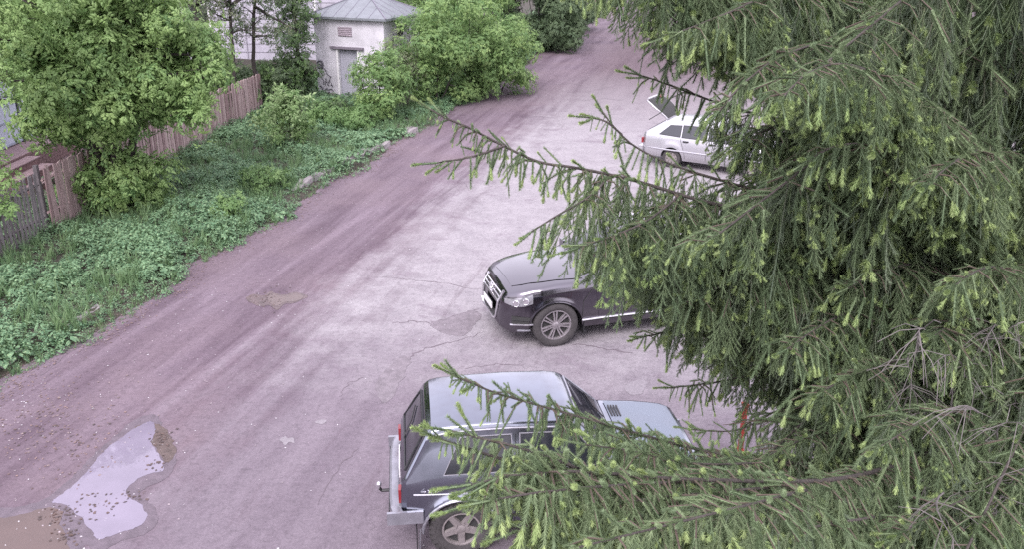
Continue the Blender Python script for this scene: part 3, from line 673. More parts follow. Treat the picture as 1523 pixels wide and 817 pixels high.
# the big tree by the fence
B0 = gnd(182, 318); B0.z = .1
cl = clumps_in((B0.x + .05, B0.y + .3, 3.9), (2.35, 2.2, 2.6), 62, tr, (.5, .82), -.75, .35) + clumps_in((B0.x + .1, B0.y - .2, .85), (1.25, 1.1, .65), 13, tr, (.35, .55), -.9, .3)
cl += [(at(312, 90, 20.5), .5), (at(322, 118, 20.3), .35), (at(300, 60, 20.6), .55), (at(60, 120, 20.5), .5), (at(50, 90, 20.5), .5), (at(55, 150, 20.4), .4), (at(285, 140, 20.3), .5), (at(290, 180, 20.2), .4)]
tree('maple_tree', 'large bright green leafy tree standing against the reddish board fence', 'tree', B0, [[(0, 0, 0), (.08, .05, 1.0), (-.02, .1, 2.2), (.1, .1, 3.6), (.05, .1, 5.2)], [(.05, 0, .1), (.35, .1, 1.2), (.75, .3, 2.8), (1.2, .3, 4.4)], [(-.05, 0, .1), (-.4, .1, 1.3), (-.8, .2, 2.8), (-1.1, .3, 4.6)]], cl, 'bright', 10, 31, r0=.17, mixkey=('mid', .22), leaf=1.38)
# left edge
cl = [(at(u, v, d), r) for u, v, d, r in ((-10, 20, 17, .5), (30, 30, 17.3, .5), (65, 10, 17.5, .5), (15, 60, 17.2, .35), (-30, 70, 17, .5), (10, 110, 17.2, .28), (35, 120, 17.3, .2), (-10, 135, 17, .3), (20, 150, 17, .18))]
lb = Vector((-12.6, 15.6, .2)); tree('leaning_tree', 'leafy branches of a tree reaching in at the top left corner', 'tree', lb, [[(0, 0, 0), (.1, .1, 2.5), (.6, .3, 4.6), (1.4, .8, 5.6)]], cl, 'bright', 10, 32, r0=.12)
cl = [(at(u, v, 16.5), r) for u, v, r in ((-8, 245, .25), (4, 275, .2), (-12, 300, .3), (6, 315, .18), (-15, 220, .3))]
q = gnd(-14, 395); tree('thin_shrub', 'yellowish shrub at the left edge in front of grey pickets', 'shrub', (q.x, q.y, .15), [[(0, 0, 0), (.02, .05, .8), (.05, .1, 1.6)]], cl, 'bright', 9, 33, r0=.03)
# light green shrub in the open verge
q = gnd(432, 226); q.z = .15
cl = clumps_in((q.x, q.y, 1.3), (1.0, .8, 1.0), 26, tr, (.14, .32), -.75, .2)
tree('young_shrub', 'pale green shrub standing alone on the verge before the booth', 'shrub', q, [[(0, 0, 0), (.05, 0, .7), (.0, .1, 1.5)], [(.08, 0, 0), (.35, 0, .8), (.5, .1, 1.3)], [(-.08, 0, 0), (-.35, 0, .8), (-.5, .1, 1.3)]], cl, 'pale', 12, 34, r0=.03, leaf=1.2, mixkey=('mid', .45))
q = gnd(335, 330); cl = clumps_in((q.x, q.y, .3), (.55, .5, .28), 7, tr, (.2, .3), -.6)
tree('low_bush', 'low leafy bush in the verge right of the big tree', 'shrub', (q.x, q.y, .1), [[(0, 0, 0), (0, 0, .3)]], cl, 'mid', 14, 35, r0=.02, leaf=.9)
q = gnd(395, 285); cl = clumps_in((q.x, q.y, .3), (.8, .6, .3), 9, tr, (.2, .32), -.6)
tree('low_bush', 'low leafy bush at the road edge by the kerb stones', 'shrub', (q.x, q.y, .1), [[(0, 0, 0), (0, 0, .3)]], cl, 'mid', 14, 36, r0=.02, leaf=.9)
# bushes around the booth
def bush(label, u, v, d, rx, ry, rz, n, key, seed, per=10, rad=(.35, .6), name='bush', cat='shrub', mk=None, zc=None, low=-.8, leaf=1.0, group=None):
    p = gnd(u, v); q = p * (d / p.y) if d else p; q.z = .1
    c = clumps_in((q.x, q.y, zc if zc else rz * .95), (rx, ry, rz), n, tr, rad, low, .35)
    h = (zc or rz) * 1.1
    return tree(name, label, cat, q, [[(0, 0, 0), (.05, .03, h * .4), (.0, .1, h * .8)], [(.1, 0, 0), (rx * .3, .1, h * .4), (rx * .55, .1, h * .8)], [(-.1, 0, 0), (-rx * .3, .1, h * .4), (-rx * .55, .1, h * .8)]], c, key, per, seed, r0=.05, group=group, mixkey=mk, leaf=leaf)
bush('tall green bush growing against the front wall of the booth', 566, 184, 0, 1.1, .9, 1.45, 24, 'mid', 41, rad=(.32, .52), mk=('bright', .4))
bush('thin greyish bush at the right corner of the booth', 600, 168, 0, .9, .8, 1.75, 15, 'grey', 42, per=6, rad=(.3, .5))
bush('low broad-leaved bush between kerb end and booth', 520, 196, 0, 1.5, .7, .5, 18, 'mid', 43, rad=(.25, .4), leaf=1.1)
bush('low dark bush at the foot of the booth wall', 500, 176, 0, .8, .5, .4, 9, 'dark', 44, rad=(.22, .36), mk=('mid', .4))
for i, (u, v, rx, ry, rz, n, key, lab, mk) in enumerate(((650, 158, 1.9, 1.6, 2.3, 34, 'mid', 'rounded green shrub of the roadside hedge nearest the booth', ('bright', .5)), (715, 147, 1.9, 1.5, 2.0, 34, 'mid', 'middle green shrub of the roadside hedge', ('bright', .5)), (742, 138, 1.7, 1.5, 1.7, 28, 'bright', 'bright green shrub at the far right end of the roadside hedge', ('mid', .4)),
        (640, 122, 2.4, 1.8, 3.6, 40, 'mid', 'tall green shrub rising behind the hedge beside the booth', ('bright', .4)), (715, 112, 2.6, 2.0, 3.5, 40, 'mid', 'tall green tree rising behind the middle of the hedge', ('bright', .35)))):
    bush(lab, u, v, 0, rx, ry, rz, n, key, 50 + i, per=9, rad=(.45, .75), mk=mk, name='hedge_shrub' if i < 3 else 'tall_shrub', group='shrubs of the roadside hedge' if i < 3 else None)
bush('dark tree behind the hedge beside the road', 800, 72, 0, 3.2, 3.0, 4.0, 34, 'dark', 61, per=6, rad=(.7, 1.2), name='dark_tree', cat='tree', leaf=1.6)
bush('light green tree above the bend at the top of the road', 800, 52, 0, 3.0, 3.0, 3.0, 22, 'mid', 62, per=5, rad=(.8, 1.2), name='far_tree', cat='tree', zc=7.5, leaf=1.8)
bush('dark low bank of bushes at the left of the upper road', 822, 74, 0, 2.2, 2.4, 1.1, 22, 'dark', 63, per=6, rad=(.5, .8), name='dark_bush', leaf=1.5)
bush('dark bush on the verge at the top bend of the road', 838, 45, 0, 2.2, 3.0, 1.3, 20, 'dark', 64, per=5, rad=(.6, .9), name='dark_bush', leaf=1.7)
# thin trees behind the fence
tall = [(322, 185, [(-.1, 0, 2.2), (-.35, 0, 4.6), (-.9, 0, 7)], [(-.25, 0, 4.0), (.25, 0, 5.2), (.5, 0, 7)], 'forked dark trunk of the thin tree just right of the big one', 'grey'),
        (352, 180, [(.1, 0, 2), (.2, 0, 4), (.55, 0, 6.5)], None, 'thin slanting tree with sparse leaves before the pale building', 'grey'),
        (384, 172, [(0.05, 0, 2), (.2, 0, 3.6), (.5, 0, 5), (.9, 0, 6.5)], [(.25, 0, 3.9), (.9, 0, 3.5), (1.5, 0, 3.2)], 'thin tree with curved dark trunk and one low side branch', 'grey'),
        (449, 160, [(0, 0, 2), (.05, 0, 4), (.0, 0, 6.2)], None, 'narrow leafy tree standing close to the left corner of the booth', 'dark')]
for i, (u, v, t, t2, lab, key) in enumerate(tall):
    p = gnd(u, v); p.z = .1; st_ = [[(0, 0, 0)] + t] + ([t2] if t2 else [])
    c = clumps_in((p.x + t[-1][0] * .6, p.y, 4.6), (1.4, 1.3, 2.6), 24 if i < 3 else 0, tr, (.3, .55), -1, .2)
    if i == 3: c = clumps_in((p.x, p.y + .2, 3.2), (.75, .8, 3.4), 30, tr, (.35, .55), -1, .2)
    tree('thin_tree', lab, 'tree', p, st_, c, key, 5.5 if i < 3 else 8, 70 + i, r0=.085, group='thin trees behind the fence', mixkey=('dark', .3) if i < 3 else ('mid', .4))
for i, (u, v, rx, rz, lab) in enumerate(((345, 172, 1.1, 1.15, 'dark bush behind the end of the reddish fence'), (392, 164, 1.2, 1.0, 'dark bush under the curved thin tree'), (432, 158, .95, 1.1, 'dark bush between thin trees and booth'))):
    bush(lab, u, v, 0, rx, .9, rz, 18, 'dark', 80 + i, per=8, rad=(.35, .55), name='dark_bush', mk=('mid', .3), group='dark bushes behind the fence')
bush('background tree in front of the pale building at far left', 255, 130, 0, 3, 2, 3.4, 30, 'grey', 90, per=4, rad=(.6, 1), name='background_tree', cat='tree', zc=4.5, leaf=1.3)
p = gnd(478, 138); o = MB().tube([(0, 0, 0), (0, 0, 6)], .06, 8).build('pole', M['white_paint']); o.location = (p.x, p.y, 0); tag(o, 'thin pale pole rising behind the left corner of the booth roof', 'pole')
# trees past the parking place, far right and beyond the bend
for i, (x, y, h) in enumerate(((14, 62, 5), (20, 48, 5.5), (12, 88, 6), (24, 34, 5))):
    c = clumps_in((x, y, h * .9), (3.4, 3.4, h * .85), 30, tr, (.8, 1.4), -.9, .3)
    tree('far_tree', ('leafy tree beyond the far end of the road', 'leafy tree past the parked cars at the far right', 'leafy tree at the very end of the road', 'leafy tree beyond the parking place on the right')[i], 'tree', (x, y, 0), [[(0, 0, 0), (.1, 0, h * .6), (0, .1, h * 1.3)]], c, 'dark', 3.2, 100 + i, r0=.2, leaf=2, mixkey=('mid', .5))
p = gnd(1098, 676); rp = tag(empty('red_post', (p.x + .05, p.y + .1, 0)), 'red painted metal post half hidden by the spruce', 'post')
MB().box((0, 0, .34), (.06, .06, .68)).build('shaft', M['red_paint'], rp); MB().box((0, 0, .71), (.09, .09, .045)).build('cap', M['red_paint'], rp); MB().box((0, 0, .01), (.09, .09, .03)).build('foot', M['red_paint'], rp)

# ================================================================== CARS
def interp(tab):
    xs = [t[0] for t in tab]; ys = [t[1] for t in tab]
    return lambda x: float(np.interp(x, xs, ys))
class Body:
    """car body surface: x forward from the rear axle, y left, z up"""
    def __init__(s, top, width, belt, sill, axles, R_, cr=.10, tum=.28, crown=.035, flare=.03, hoodcr=.07, tuck=.07):
        s.top, s.w, s.belt, s.sill = interp(top), interp(width), interp(belt), interp(sill)
        s.ax, s.R, s.cr, s.tum, s.crown, s.flare, s.tuck = axles, R_, cr, tum, crown, flare, tuck
        s.x0, s.x1 = top[0][0], top[-1][0]
        X = set(np.linspace(s.x0, s.x1, 40).tolist()) | {t[0] for t in top} | {t[0] for t in width}
        for a in axles:
            for k in range(25): X.add(a - s.R * math.cos(math.pi * k / 24))
            X.add(a - s.R - .002); X.add(a + s.R + .002)
        X = sorted(x for x in X if s.x0 <= x <= s.x1); s.X = [X[0]]
        for x in X[1:]:
            if x - s.X[-1] > .0015: s.X.append(x)
    def arch(s, x):
        for a in s.ax:
            if abs(x - a) < s.R: return .35 + math.sqrt(s.R ** 2 - (x - a) ** 2)
        return -1
    def low(s, x): return max(s.sill(x), s.arch(x))
    def y(s, x, z):
        wb, zb = s.w(x), s.belt(x)
        if z <= zb:
            t = (z - .25) / max(.1, zb - .25); v = wb - s.tuck * max(0, (.45 - t) / .45) ** 2 - .02 * max(0, (t - .7) / .3)
        else: v = wb - .02 - s.tum * (z - zb)
        for a in s.ax:
            d = math.hypot(x - a, z - .35); 
            if z < zb and d < s.R + .09: v += s.flare * min(1, max(0, (s.R + .09 - d) / .05))
        return v
    def section(s, x):
        zt, zl = s.top(x), s.low(x); r = min(s.cr, max(.02, (zt - zl) * .4)); zs = zt - r; zb = min(s.belt(x), zs)
        pts = [(0, zl), (max(.05, s.y(x, zl) - .12), zl), (s.y(x, zl) - .005, zl)]
        for t in (.0, .08, .16, .25, .45, .65, .85, 1.0): pts.append((s.y(x, zl + .004 + (zb - zl) * t), zl + .004 + (zb - zl) * t))
        for t in (.12, .4, .7, 1.0): z = zb + .01 + max(0, zs - zb - .01) * t; pts.append((s.y(x, z), z))
        yt = pts[-1][0]
        for a in (22, 45, 67, 90): a = R(a); pts.append((yt - r * .9 * (1 - math.cos(a)), zs + r * math.sin(a)))
        yc = pts[-1][0]; s.yc = yc
        for f in (.75, .5, .25, 0): pts.append((yc * f, zt + s.crown * (1 - f * f)))
        return pts
    def build(s, name, mat, parent):
        V = []; F = []; n = None
        for x in s.X:
            p = s.section(x); half = [(x, y, z) for y, z in p]; n = 2 * len(p) - 2
            V += half + [(a, -b, c) for a, b, c in half[-2:0:-1]]
        m = len(s.X)
        for i in range(m - 1):
            for k in range(n): F.append((i * n + k, (i + 1) * n + k, (i + 1) * n + (k + 1) % n, i * n + (k + 1) % n))
        F += [tuple(range(n)), tuple((m - 1) * n + k for k in range(n - 1, -1, -1))]
        o = mesh(name, V, F, [mat], parent, True); bm = bmesh.new(); bm.from_mesh(o.data); bmesh.ops.recalc_face_normals(bm, faces=bm.faces); bm.to_mesh(o.data); bm.free()
        try: o.data.set_sharp_from_angle(angle=R(28))
        except Exception: pass
        return o
    def side(s, x, z, off=.004, sg=-1): return Vector((x, sg * (s.y(x, z) + off), z))
    def topp(s, x, f, off=.005):
        s.section(x); e = .03; dz = (s.top(min(x + e, s.x1)) - s.top(max(x - e, s.x0))) / (min(x + e, s.x1) - max(x - e, s.x0)); nn = Vector((-dz, 0, 1)).normalized()
        return Vector((x, s.yc * f, s.top(x) + s.crown * (1 - f * f))) + nn * off
    def spatch(s, name, q, mat, parent, sg=-1, off=.004, n=8, thick=0):
        """panel on the side: q = four (x,z) corners in order"""
        V = [];
        for j in range(n + 1):
            for i in range(n + 1):
                a, b = i / n, j / n; x = (q[0][0] * (1 - a) + q[1][0] * a) * (1 - b) + (q[3][0] * (1 - a) + q[2][0] * a) * b; z = (q[0][1] * (1 - a) + q[1][1] * a) * (1 - b) + (q[3][1] * (1 - a) + q[2][1] * a) * b
                V.append(s.side(x, z, off, sg))
        F = [(j * (n + 1) + i, j * (n + 1) + i + 1, (j + 1) * (n + 1) + i + 1, (j + 1) * (n + 1) + i) for j in range(n) for i in range(n)]
        if sg > 0: F = [f[::-1] for f in F]
        return mesh(name, V, F, [mat], parent, True)
    def tpatch(s, name, xa, xb, fa, fb, mat, parent, off=.005, n=8, f0a=None, f0b=None):
        V = []; f0a = -fa if f0a is None else f0a; f0b = -fb if f0b is None else f0b
        for j in range(n + 1):
            t = j / n; x = xa + (xb - xa) * t; f1 = fa + (fb - fa) * t; f0 = f0a + (f0b - f0a) * t
            for i in range(n + 1): V.append(s.topp(x, f0 + (f1 - f0) * i / n, off))
        F = [(j * (n + 1) + i, (j + 1) * (n + 1) + i, (j + 1) * (n + 1) + i + 1, j * (n + 1) + i + 1) for j in range(n) for i in range(n)]
        o = mesh(name, V, F, [mat], parent, True); bm = bmesh.new(); bm.from_mesh(o.data); bm.normal_update()
        if sum(f.normal.z for f in bm.faces) < 0: bmesh.ops.reverse_faces(bm, faces=bm.faces)
        bm.to_mesh(o.data); bm.free(); return o
    def sline(s, pts, w=.006, sg=-1, off=.006, n=6):
        out = []
        for (a, b), (c, d) in zip(pts[:-1], pts[1:]):
            for k in range(n): out.append(s.side(a + (c - a) * k / n, b + (d - b) * k / n, off, sg))
        out.append(s.side(*pts[-1], off, sg)); return out
def wheel(parent, x, y, r, w, rimr, style, tyre_m, rim_m, sg):
    """sg: side the hub faces (-1 right)"""
    e = empty('wheel', (x, y, r)); e.parent = parent
    mb = MB(); h = w / 2; o = sg
    prof = [(rimr, -h * .75), (rimr + .03, -h * .95), (r - .05, -h), (r - .015, -h * .86), (r, -h * .6), (r, h * .6), (r - .015, h * .86), (r - .05, h), (rimr + .03, h * .95), (rimr, h * .75)]
    mb.lathe(prof, 40)
    if style == 'knob':
        for k in range(30):
            for side_ in (-1, 1):
                a = 2 * math.pi * (k + .5 * (side_ > 0)) / 30; Mx = Matrix.Rotation(-a, 4, 'Y') @ Matrix.Translation((r - .006, side_ * h * .66, 0)); mb.box((0, 0, 0), (.034, h * .6, .042), M=Mx)
                Mx = Matrix.Rotation(-a, 4, 'Y') @ Matrix.Translation((r - .035, side_ * h * .97, 0)); mb.box((0, 0, 0), (.05, .018, .036), M=Mx)
    t = mb.build('tyre', tyre_m, e, True)
    try: t.data.set_sharp_from_angle(angle=R(35))
    except Exception: pass
    mb = MB(); mb.lathe([(rimr + .002, -o * h * .7), (rimr + .004, o * h * .78), (rimr - .012, o * h * .80), (rimr - .022, o * h * .62), (rimr - .03, -o * h * .5)], 40)
    ns = {'knob': 5, 'split': 7, 'steel': 8}[style]
    for k in range(ns):
        a = 2 * math.pi * k / ns + .3
        for dv in ((-.055, .055) if style == 'split' else (0,)):
            hw0, hw1 = {'knob': (.050, .040), 'split': (.015, .016), 'steel': (.05, .045)}[style]; L0, L1 = .045, rimr - .014
            Rm = Matrix.Rotation(a, 4, 'Y'); vs = []
            for L, hw, sh in ((L0, hw0, dv * .45), (L1, hw1, dv)):
                yo = o * (h * .70 if L == L0 else h * .74)
                for zz, yy in ((-hw, yo - o * .03), (hw, yo - o * .03), (hw * .75, yo), (-hw * .75, yo)): vs.append(Rm @ Vector((L, yy, zz + sh * rimr * 2.0)))
            mb.add(vs, [(0, 1, 2, 3), (7, 6, 5, 4), (0, 4, 5, 1), (1, 5, 6, 2), (2, 6, 7, 3), (3, 7, 4, 0)])
    mb.lathe([(0, o * h * .78), (.035, o * h * .78), (.05, o * h * .72), (.055, o * h * .5)], 20)
    for k in range(5): a = 2 * math.pi * k / 5; mb.box((.075 * math.cos(a), o * h * .70, .075 * math.sin(a)), (.022, .03, .022))
    rm = mb.build('rim', rim_m, e, True)
    try: rm.data.set_sharp_from_angle(angle=R(30))
    except Exception: pass
    MB().lathe([(0, o * h * .35), (rimr - .005, o * h * .35), (rimr - .005, -o * h * .3), (0, -o * h * .3)], 32).build('brake_drum', M['rim_dark'], e)
    return e
def plate(parent, c, rz, name='number_plate', w=.52, h=.112, tilt=0):
    o = MB().box((0, 0, 0), (.012, w, h)).build(name, M['white_paint'], parent); o.location = c; o.rotation_euler = (0, tilt, rz); return o

# ---------------------------------------------------------- near dark blue off-roader (three-door)
nv = tag(empty('off_road_car', (-.640, 8.853, 0), .123), 'dusty dark blue boxy off-road car parked nearest, its roof reflecting the sky', 'car')
B = Body(top=[(-.66, .80), (-.65, .98), (-.62, 1.02), (-.36, 1.50), (-.30, 1.555), (-.2, 1.585), (.1, 1.605), (.6, 1.615), (1.1, 1.60), (1.25, 1.575), (1.32, 1.54), (1.80, 1.075), (1.84, 1.055), (2.3, 1.03), (2.65, .985), (2.78, .93), (2.82, .80)],
         width=[(-.66, .70), (-.60, .755), (-.3, .785), (.6, .80), (1.8, .795), (2.5, .765), (2.75, .73), (2.82, .70)],
         belt=[(-.66, .96), (1.8, .99), (2.82, .90)], sill=[(-.66, .52), (-.4, .47), (-.3, .33), (2.5, .33), (2.6, .47), (2.82, .52)], axles=(0, 2.2), R_=.42, cr=.075, tum=.30, crown=.03, flare=.028)
B.build('body', M['niva_paint'], nv)
MB().box((1.1, 0, .55), (3.2, 1.0, .5)).build('underbody', M['black'], nv)
for sg in (-1, 1):
    # windows: bright trim, rubber, pane
    for nm, q in (('quarter_window', [(-.17, 1.075), (.58, 1.085), (.56, 1.46), (.02, 1.45)]), ('door_window', [(.68, 1.085), (1.60, 1.10), (1.28, 1.455), (.68, 1.465)])):
        c = (sum(p[0] for p in q) / 4, sum(p[1] for p in q) / 4); grow = lambda k: [(c[0] + (x - c[0]) * (1 + k / .4), c[1] + (z - c[1]) * (1 + k / .2)) for x, z in q]
        f = B.spatch(nm, grow(.020), M['bumper_metal'], nv, sg, .003); B.spatch('seal', grow(.008), M['black'], f, sg, .005); B.spatch('pane', q, M['glass'], f, sg, .007)
    mb = MB()
    mb.tube(B.sline([(.62, 1.47), (.62, .9), (.60, .42)], sg=sg), .005, 4); mb.tube(B.sline([(1.70, 1.02), (1.72, .8), (1.70, .42)], sg=sg), .005, 4); mb.tube(B.sline([(.60, .42), (1.70, .42)], sg=sg), .005, 4)
    sm = mb.build('door_seam', M['black'], nv); sm['kind'] = 'stuff'
    d = B.spatch('door', [(.64, .45), (1.68, .45), (1.68, 1.0), (.64, 1.0)], M['niva_paint'], nv, sg, .003)
    p = B.side(.78, .90, .02, sg); MB().box(p, (.16, .025, .04)).build('handle', M['chrome'], d)
    for z in (.845,): MB().tube(B.sline([(-.52, z), (-.42, z)], sg=sg) + B.sline([(-.40, z), (.62, z + .005), (1.72, z + .01)], sg=sg), .010, 5).build('side_moulding', M['bumper_metal'], nv)
    mb = MB(); mb.tube([B.side(x, B.top(x) - B.cr * .95, .012, sg) for x in np.linspace(-.26, 1.30, 14)] + [B.side(x, B.top(x) - .05, .014, sg) for x in (1.5, 1.7)], .012, 5); mb.build('roof_gutter', M['bumper_metal'], nv)
    mb = MB()
    for ax_ in (0, 2.2):
        mb.tube([B.side(ax_ + .432 * math.cos(a), .35 + .432 * math.sin(a), .012, sg) for a in np.linspace(-.02, math.pi + .02, 20)], .018, 6)
        mb.build('arch_lip' , M['bumper_metal'], nv); mb = MB()
    for ax_ in (0, 2.2): wheel(nv, ax_, sg * .70, .352, .19, .215, 'knob', M['tyre'], M['alloy_dirty'], sg)
    # tail lamp wraps the rear corner
    MB().box((-.672, sg * .64, .79), (.03, .11, .17)).build('tail_lamp', M['red_lens'], nv)
    MB().box((-.672, sg * .64, .64), (.03, .11, .05)).build('reversing_lamp', M['lamp'], nv)
    mf = MB().box((-.50, sg * .70, .25), (.012, .22, .36)).build('mudflap', M['black'], nv)
    mi_ = MB().box((1.52, sg * .93, 1.12), (.07, .17, .12)).build('mirror', M['black'], nv); MB().tube([(1.55, sg * .78, 1.05), (1.52, sg * .86, 1.1)], .012, 6).build('bracket', M['black'], mi_)
    MB().lathe([(0, 0), (.085, 0), (.09, -.03), (.08, -.04)], 24, 'X', (2.835, sg * .52, .76)).build('headlight', M['lamp'], nv)
# "4x4" badge on the moulding line of the near side
mb = MB()
def glyph(pts, x0, z0, s): mb.tube([B.side(x0 + a * s, z0 + b * s, .008, -1) for a, b in pts], .006, 4)
for x0 in (-.44, -.30): glyph([(.7, 0), (.7, 1), (0, .3), (1, .3)], x0, .868, .055)
glyph([(0, 0), (.8, .8)], -.365, .868, .05); glyph([(0, .8), (.8, 0)], -.365, .868, .05)
mb.build('badge', M['chrome'], nv)
B.tpatch('rear_window', -.585, -.40, .86, .80, M['glass'], nv, .006); 
mb = MB(); loop = [B.topp(-.60, f, .008) for f in np.linspace(-.9, .9, 7)] + [B.topp(x, .88, .008) for x in (-.53, -.46)] + [B.topp(-.385, f, .008) for f in np.linspace(.84, -.84, 7)] + [B.topp(x, -.88, .008) for x in (-.46, -.53)]
mb.tube(loop + [loop[0]], .012, 5); mb.build('rear_window_seal', M['black'], nv)
MB().tube([B.topp(-.60, .05, .02), B.topp(-.50, .15, .02), B.topp(-.45, .5, .02)], .008, 5).build('rear_wiper', M['black'], nv)
B.tpatch('windscreen', 1.37, 1.76, .88, .92, M['glass'], nv, .006)
mb = MB(); loop = [B.topp(1.345, f, .008) for f in np.linspace(-.92, .92, 9)] + [B.topp(x, .95, .008) for x in (1.5, 1.65)] + [B.topp(1.785, f, .008) for f in np.linspace(.95, -.95, 9)] + [B.topp(x, -.95, .008) for x in (1.65, 1.5)]
mb.tube(loop + [loop[0]], .014, 5); mb.build('windscreen_seal', M['bumper_metal'], nv)
for f in (-.5, .25): MB().tube([B.topp(1.80, f, .02), B.topp(1.66, f + .1, .03), B.topp(1.60, f + .55, .025)], .008, 5).build('wiper', M['black'], nv)
hd = B.tpatch('bonnet', 1.90, 2.72, .95, .95, M['faded_paint'], nv, .012)
for k in range(4): MB().box(B.topp(1.93 + k * .035, -.55, .02), (.018, .26, .012)).build('vent_slot', M['black'], hd)
for k in range(4): MB().box(B.topp(1.93 + k * .035, .55, .02), (.018, .26, .012)).build('vent_slot', M['black'], hd)
MB().box((2.835, 0, .76), (.02, .84, .2)).build('grille', M['black'], nv)
# bumpers: aluminium bar with dark end caps
for x, nm, sg in ((-.74, 'rear_bumper', -1), (2.90, 'front_bumper', 1)):
    mb = MB(); n = 13; prof = [(-.05, -.075), (.03, -.085), (.055, -.06), (.055, .06), (.03, .085), (-.05, .075)]; vs = []
    for i in range(n):
        f = i / (n - 1) * 2 - 1; y = f * .79; bx = -abs(f) ** 6 * .05
        vs += [(x + sg * (px + bx), y, .575 + pz) for px, pz in prof]
    m = len(prof); fs = [(i * m + k, i * m + (k + 1) % m, (i + 1) * m + (k + 1) % m, (i + 1) * m + k) for i in range(n - 1) for k in range(m)] + [tuple(range(m)), tuple((n - 1) * m + k for k in range(m - 1, -1, -1))]
    mb.add(vs, fs); bo = mb.build(nm, M['bumper_metal'], nv)
    bm = bmesh.new(); bm.from_mesh(bo.data); bmesh.ops.recalc_face_normals(bm, faces=bm.faces); bm.to_mesh(bo.data); bm.free()
    for s_ in (-1, 1): MB().box((x - sg * .12, s_ * .79, .575), (.40, .035, .155)).build('end_cap', M['bumper_metal'], bo)
    MB().box((x + sg * .058, 0, .575), (.012, 1.3, .03)).build('bumper_strip', M['black'], bo)
MB().tube([(-.70, 0, .40), (-.90, 0, .40), (-.93, 0, .44)], .022, 8).build('tow_bar', M['black'], nv)
MB().lathe([(0, .06), (.022, .05), (.032, .03), (.03, .005), (.018, -.01), (.018, -.05)], 14, 'Z', (-.93, 0, .47)).build('tow_ball', M['chrome'], nv)
plate(nv, (-.675, 0, .80), 0)
MB().tube([(-.46, -.78, .40), (-.47, -.80, .2), (-.47, -.80, .04)], .008, 5).build('earthing_strap', M['bumper_metal'], nv)

# ---------------------------------------------------------- black SUV
sv = tag(empty('sport_utility_car', (3.215, 15.19, 0), 3.4376), 'black SUV with silver wheels and headlights, bonnet showing beside the spruce', 'car')
B = Body(top=[(-.98, .80), (-.95, 1.10), (-.62, 1.60), (-.4, 1.66), (.3, 1.71), (.9, 1.70), (1.25, 1.66), (1.4, 1.61), (2.22, 1.17), (2.30, 1.145), (2.8, 1.125), (3.25, 1.07), (3.50, 1.01), (3.62, .96), (3.68, .88), (3.74, .72), (3.76, .52)],
         width=[(-.98, .70), (-.85, .86), (-.5, .93), (.5, .955), (2.6, .955), (3.1, .935), (3.4, .87), (3.6, .77), (3.7, .67), (3.76, .55)],
         belt=[(-.98, .98), (0, 1.06), (2.2, 1.03), (2.9, .98), (3.5, .89), (3.76, .50)], sill=[(-.98, .50), (-.5, .42), (.4, .30), (2.4, .30), (3.3, .30), (3.6, .26), (3.76, .36)], axles=(0, 2.855), R_=.468, cr=.11, tum=.30, crown=.05, flare=.014)
B.build('body', M['suv_paint'], sv)
MB().box((1.4, 0, .55), (4.0, 1.15, .55)).build('underbody', M['black'], sv)
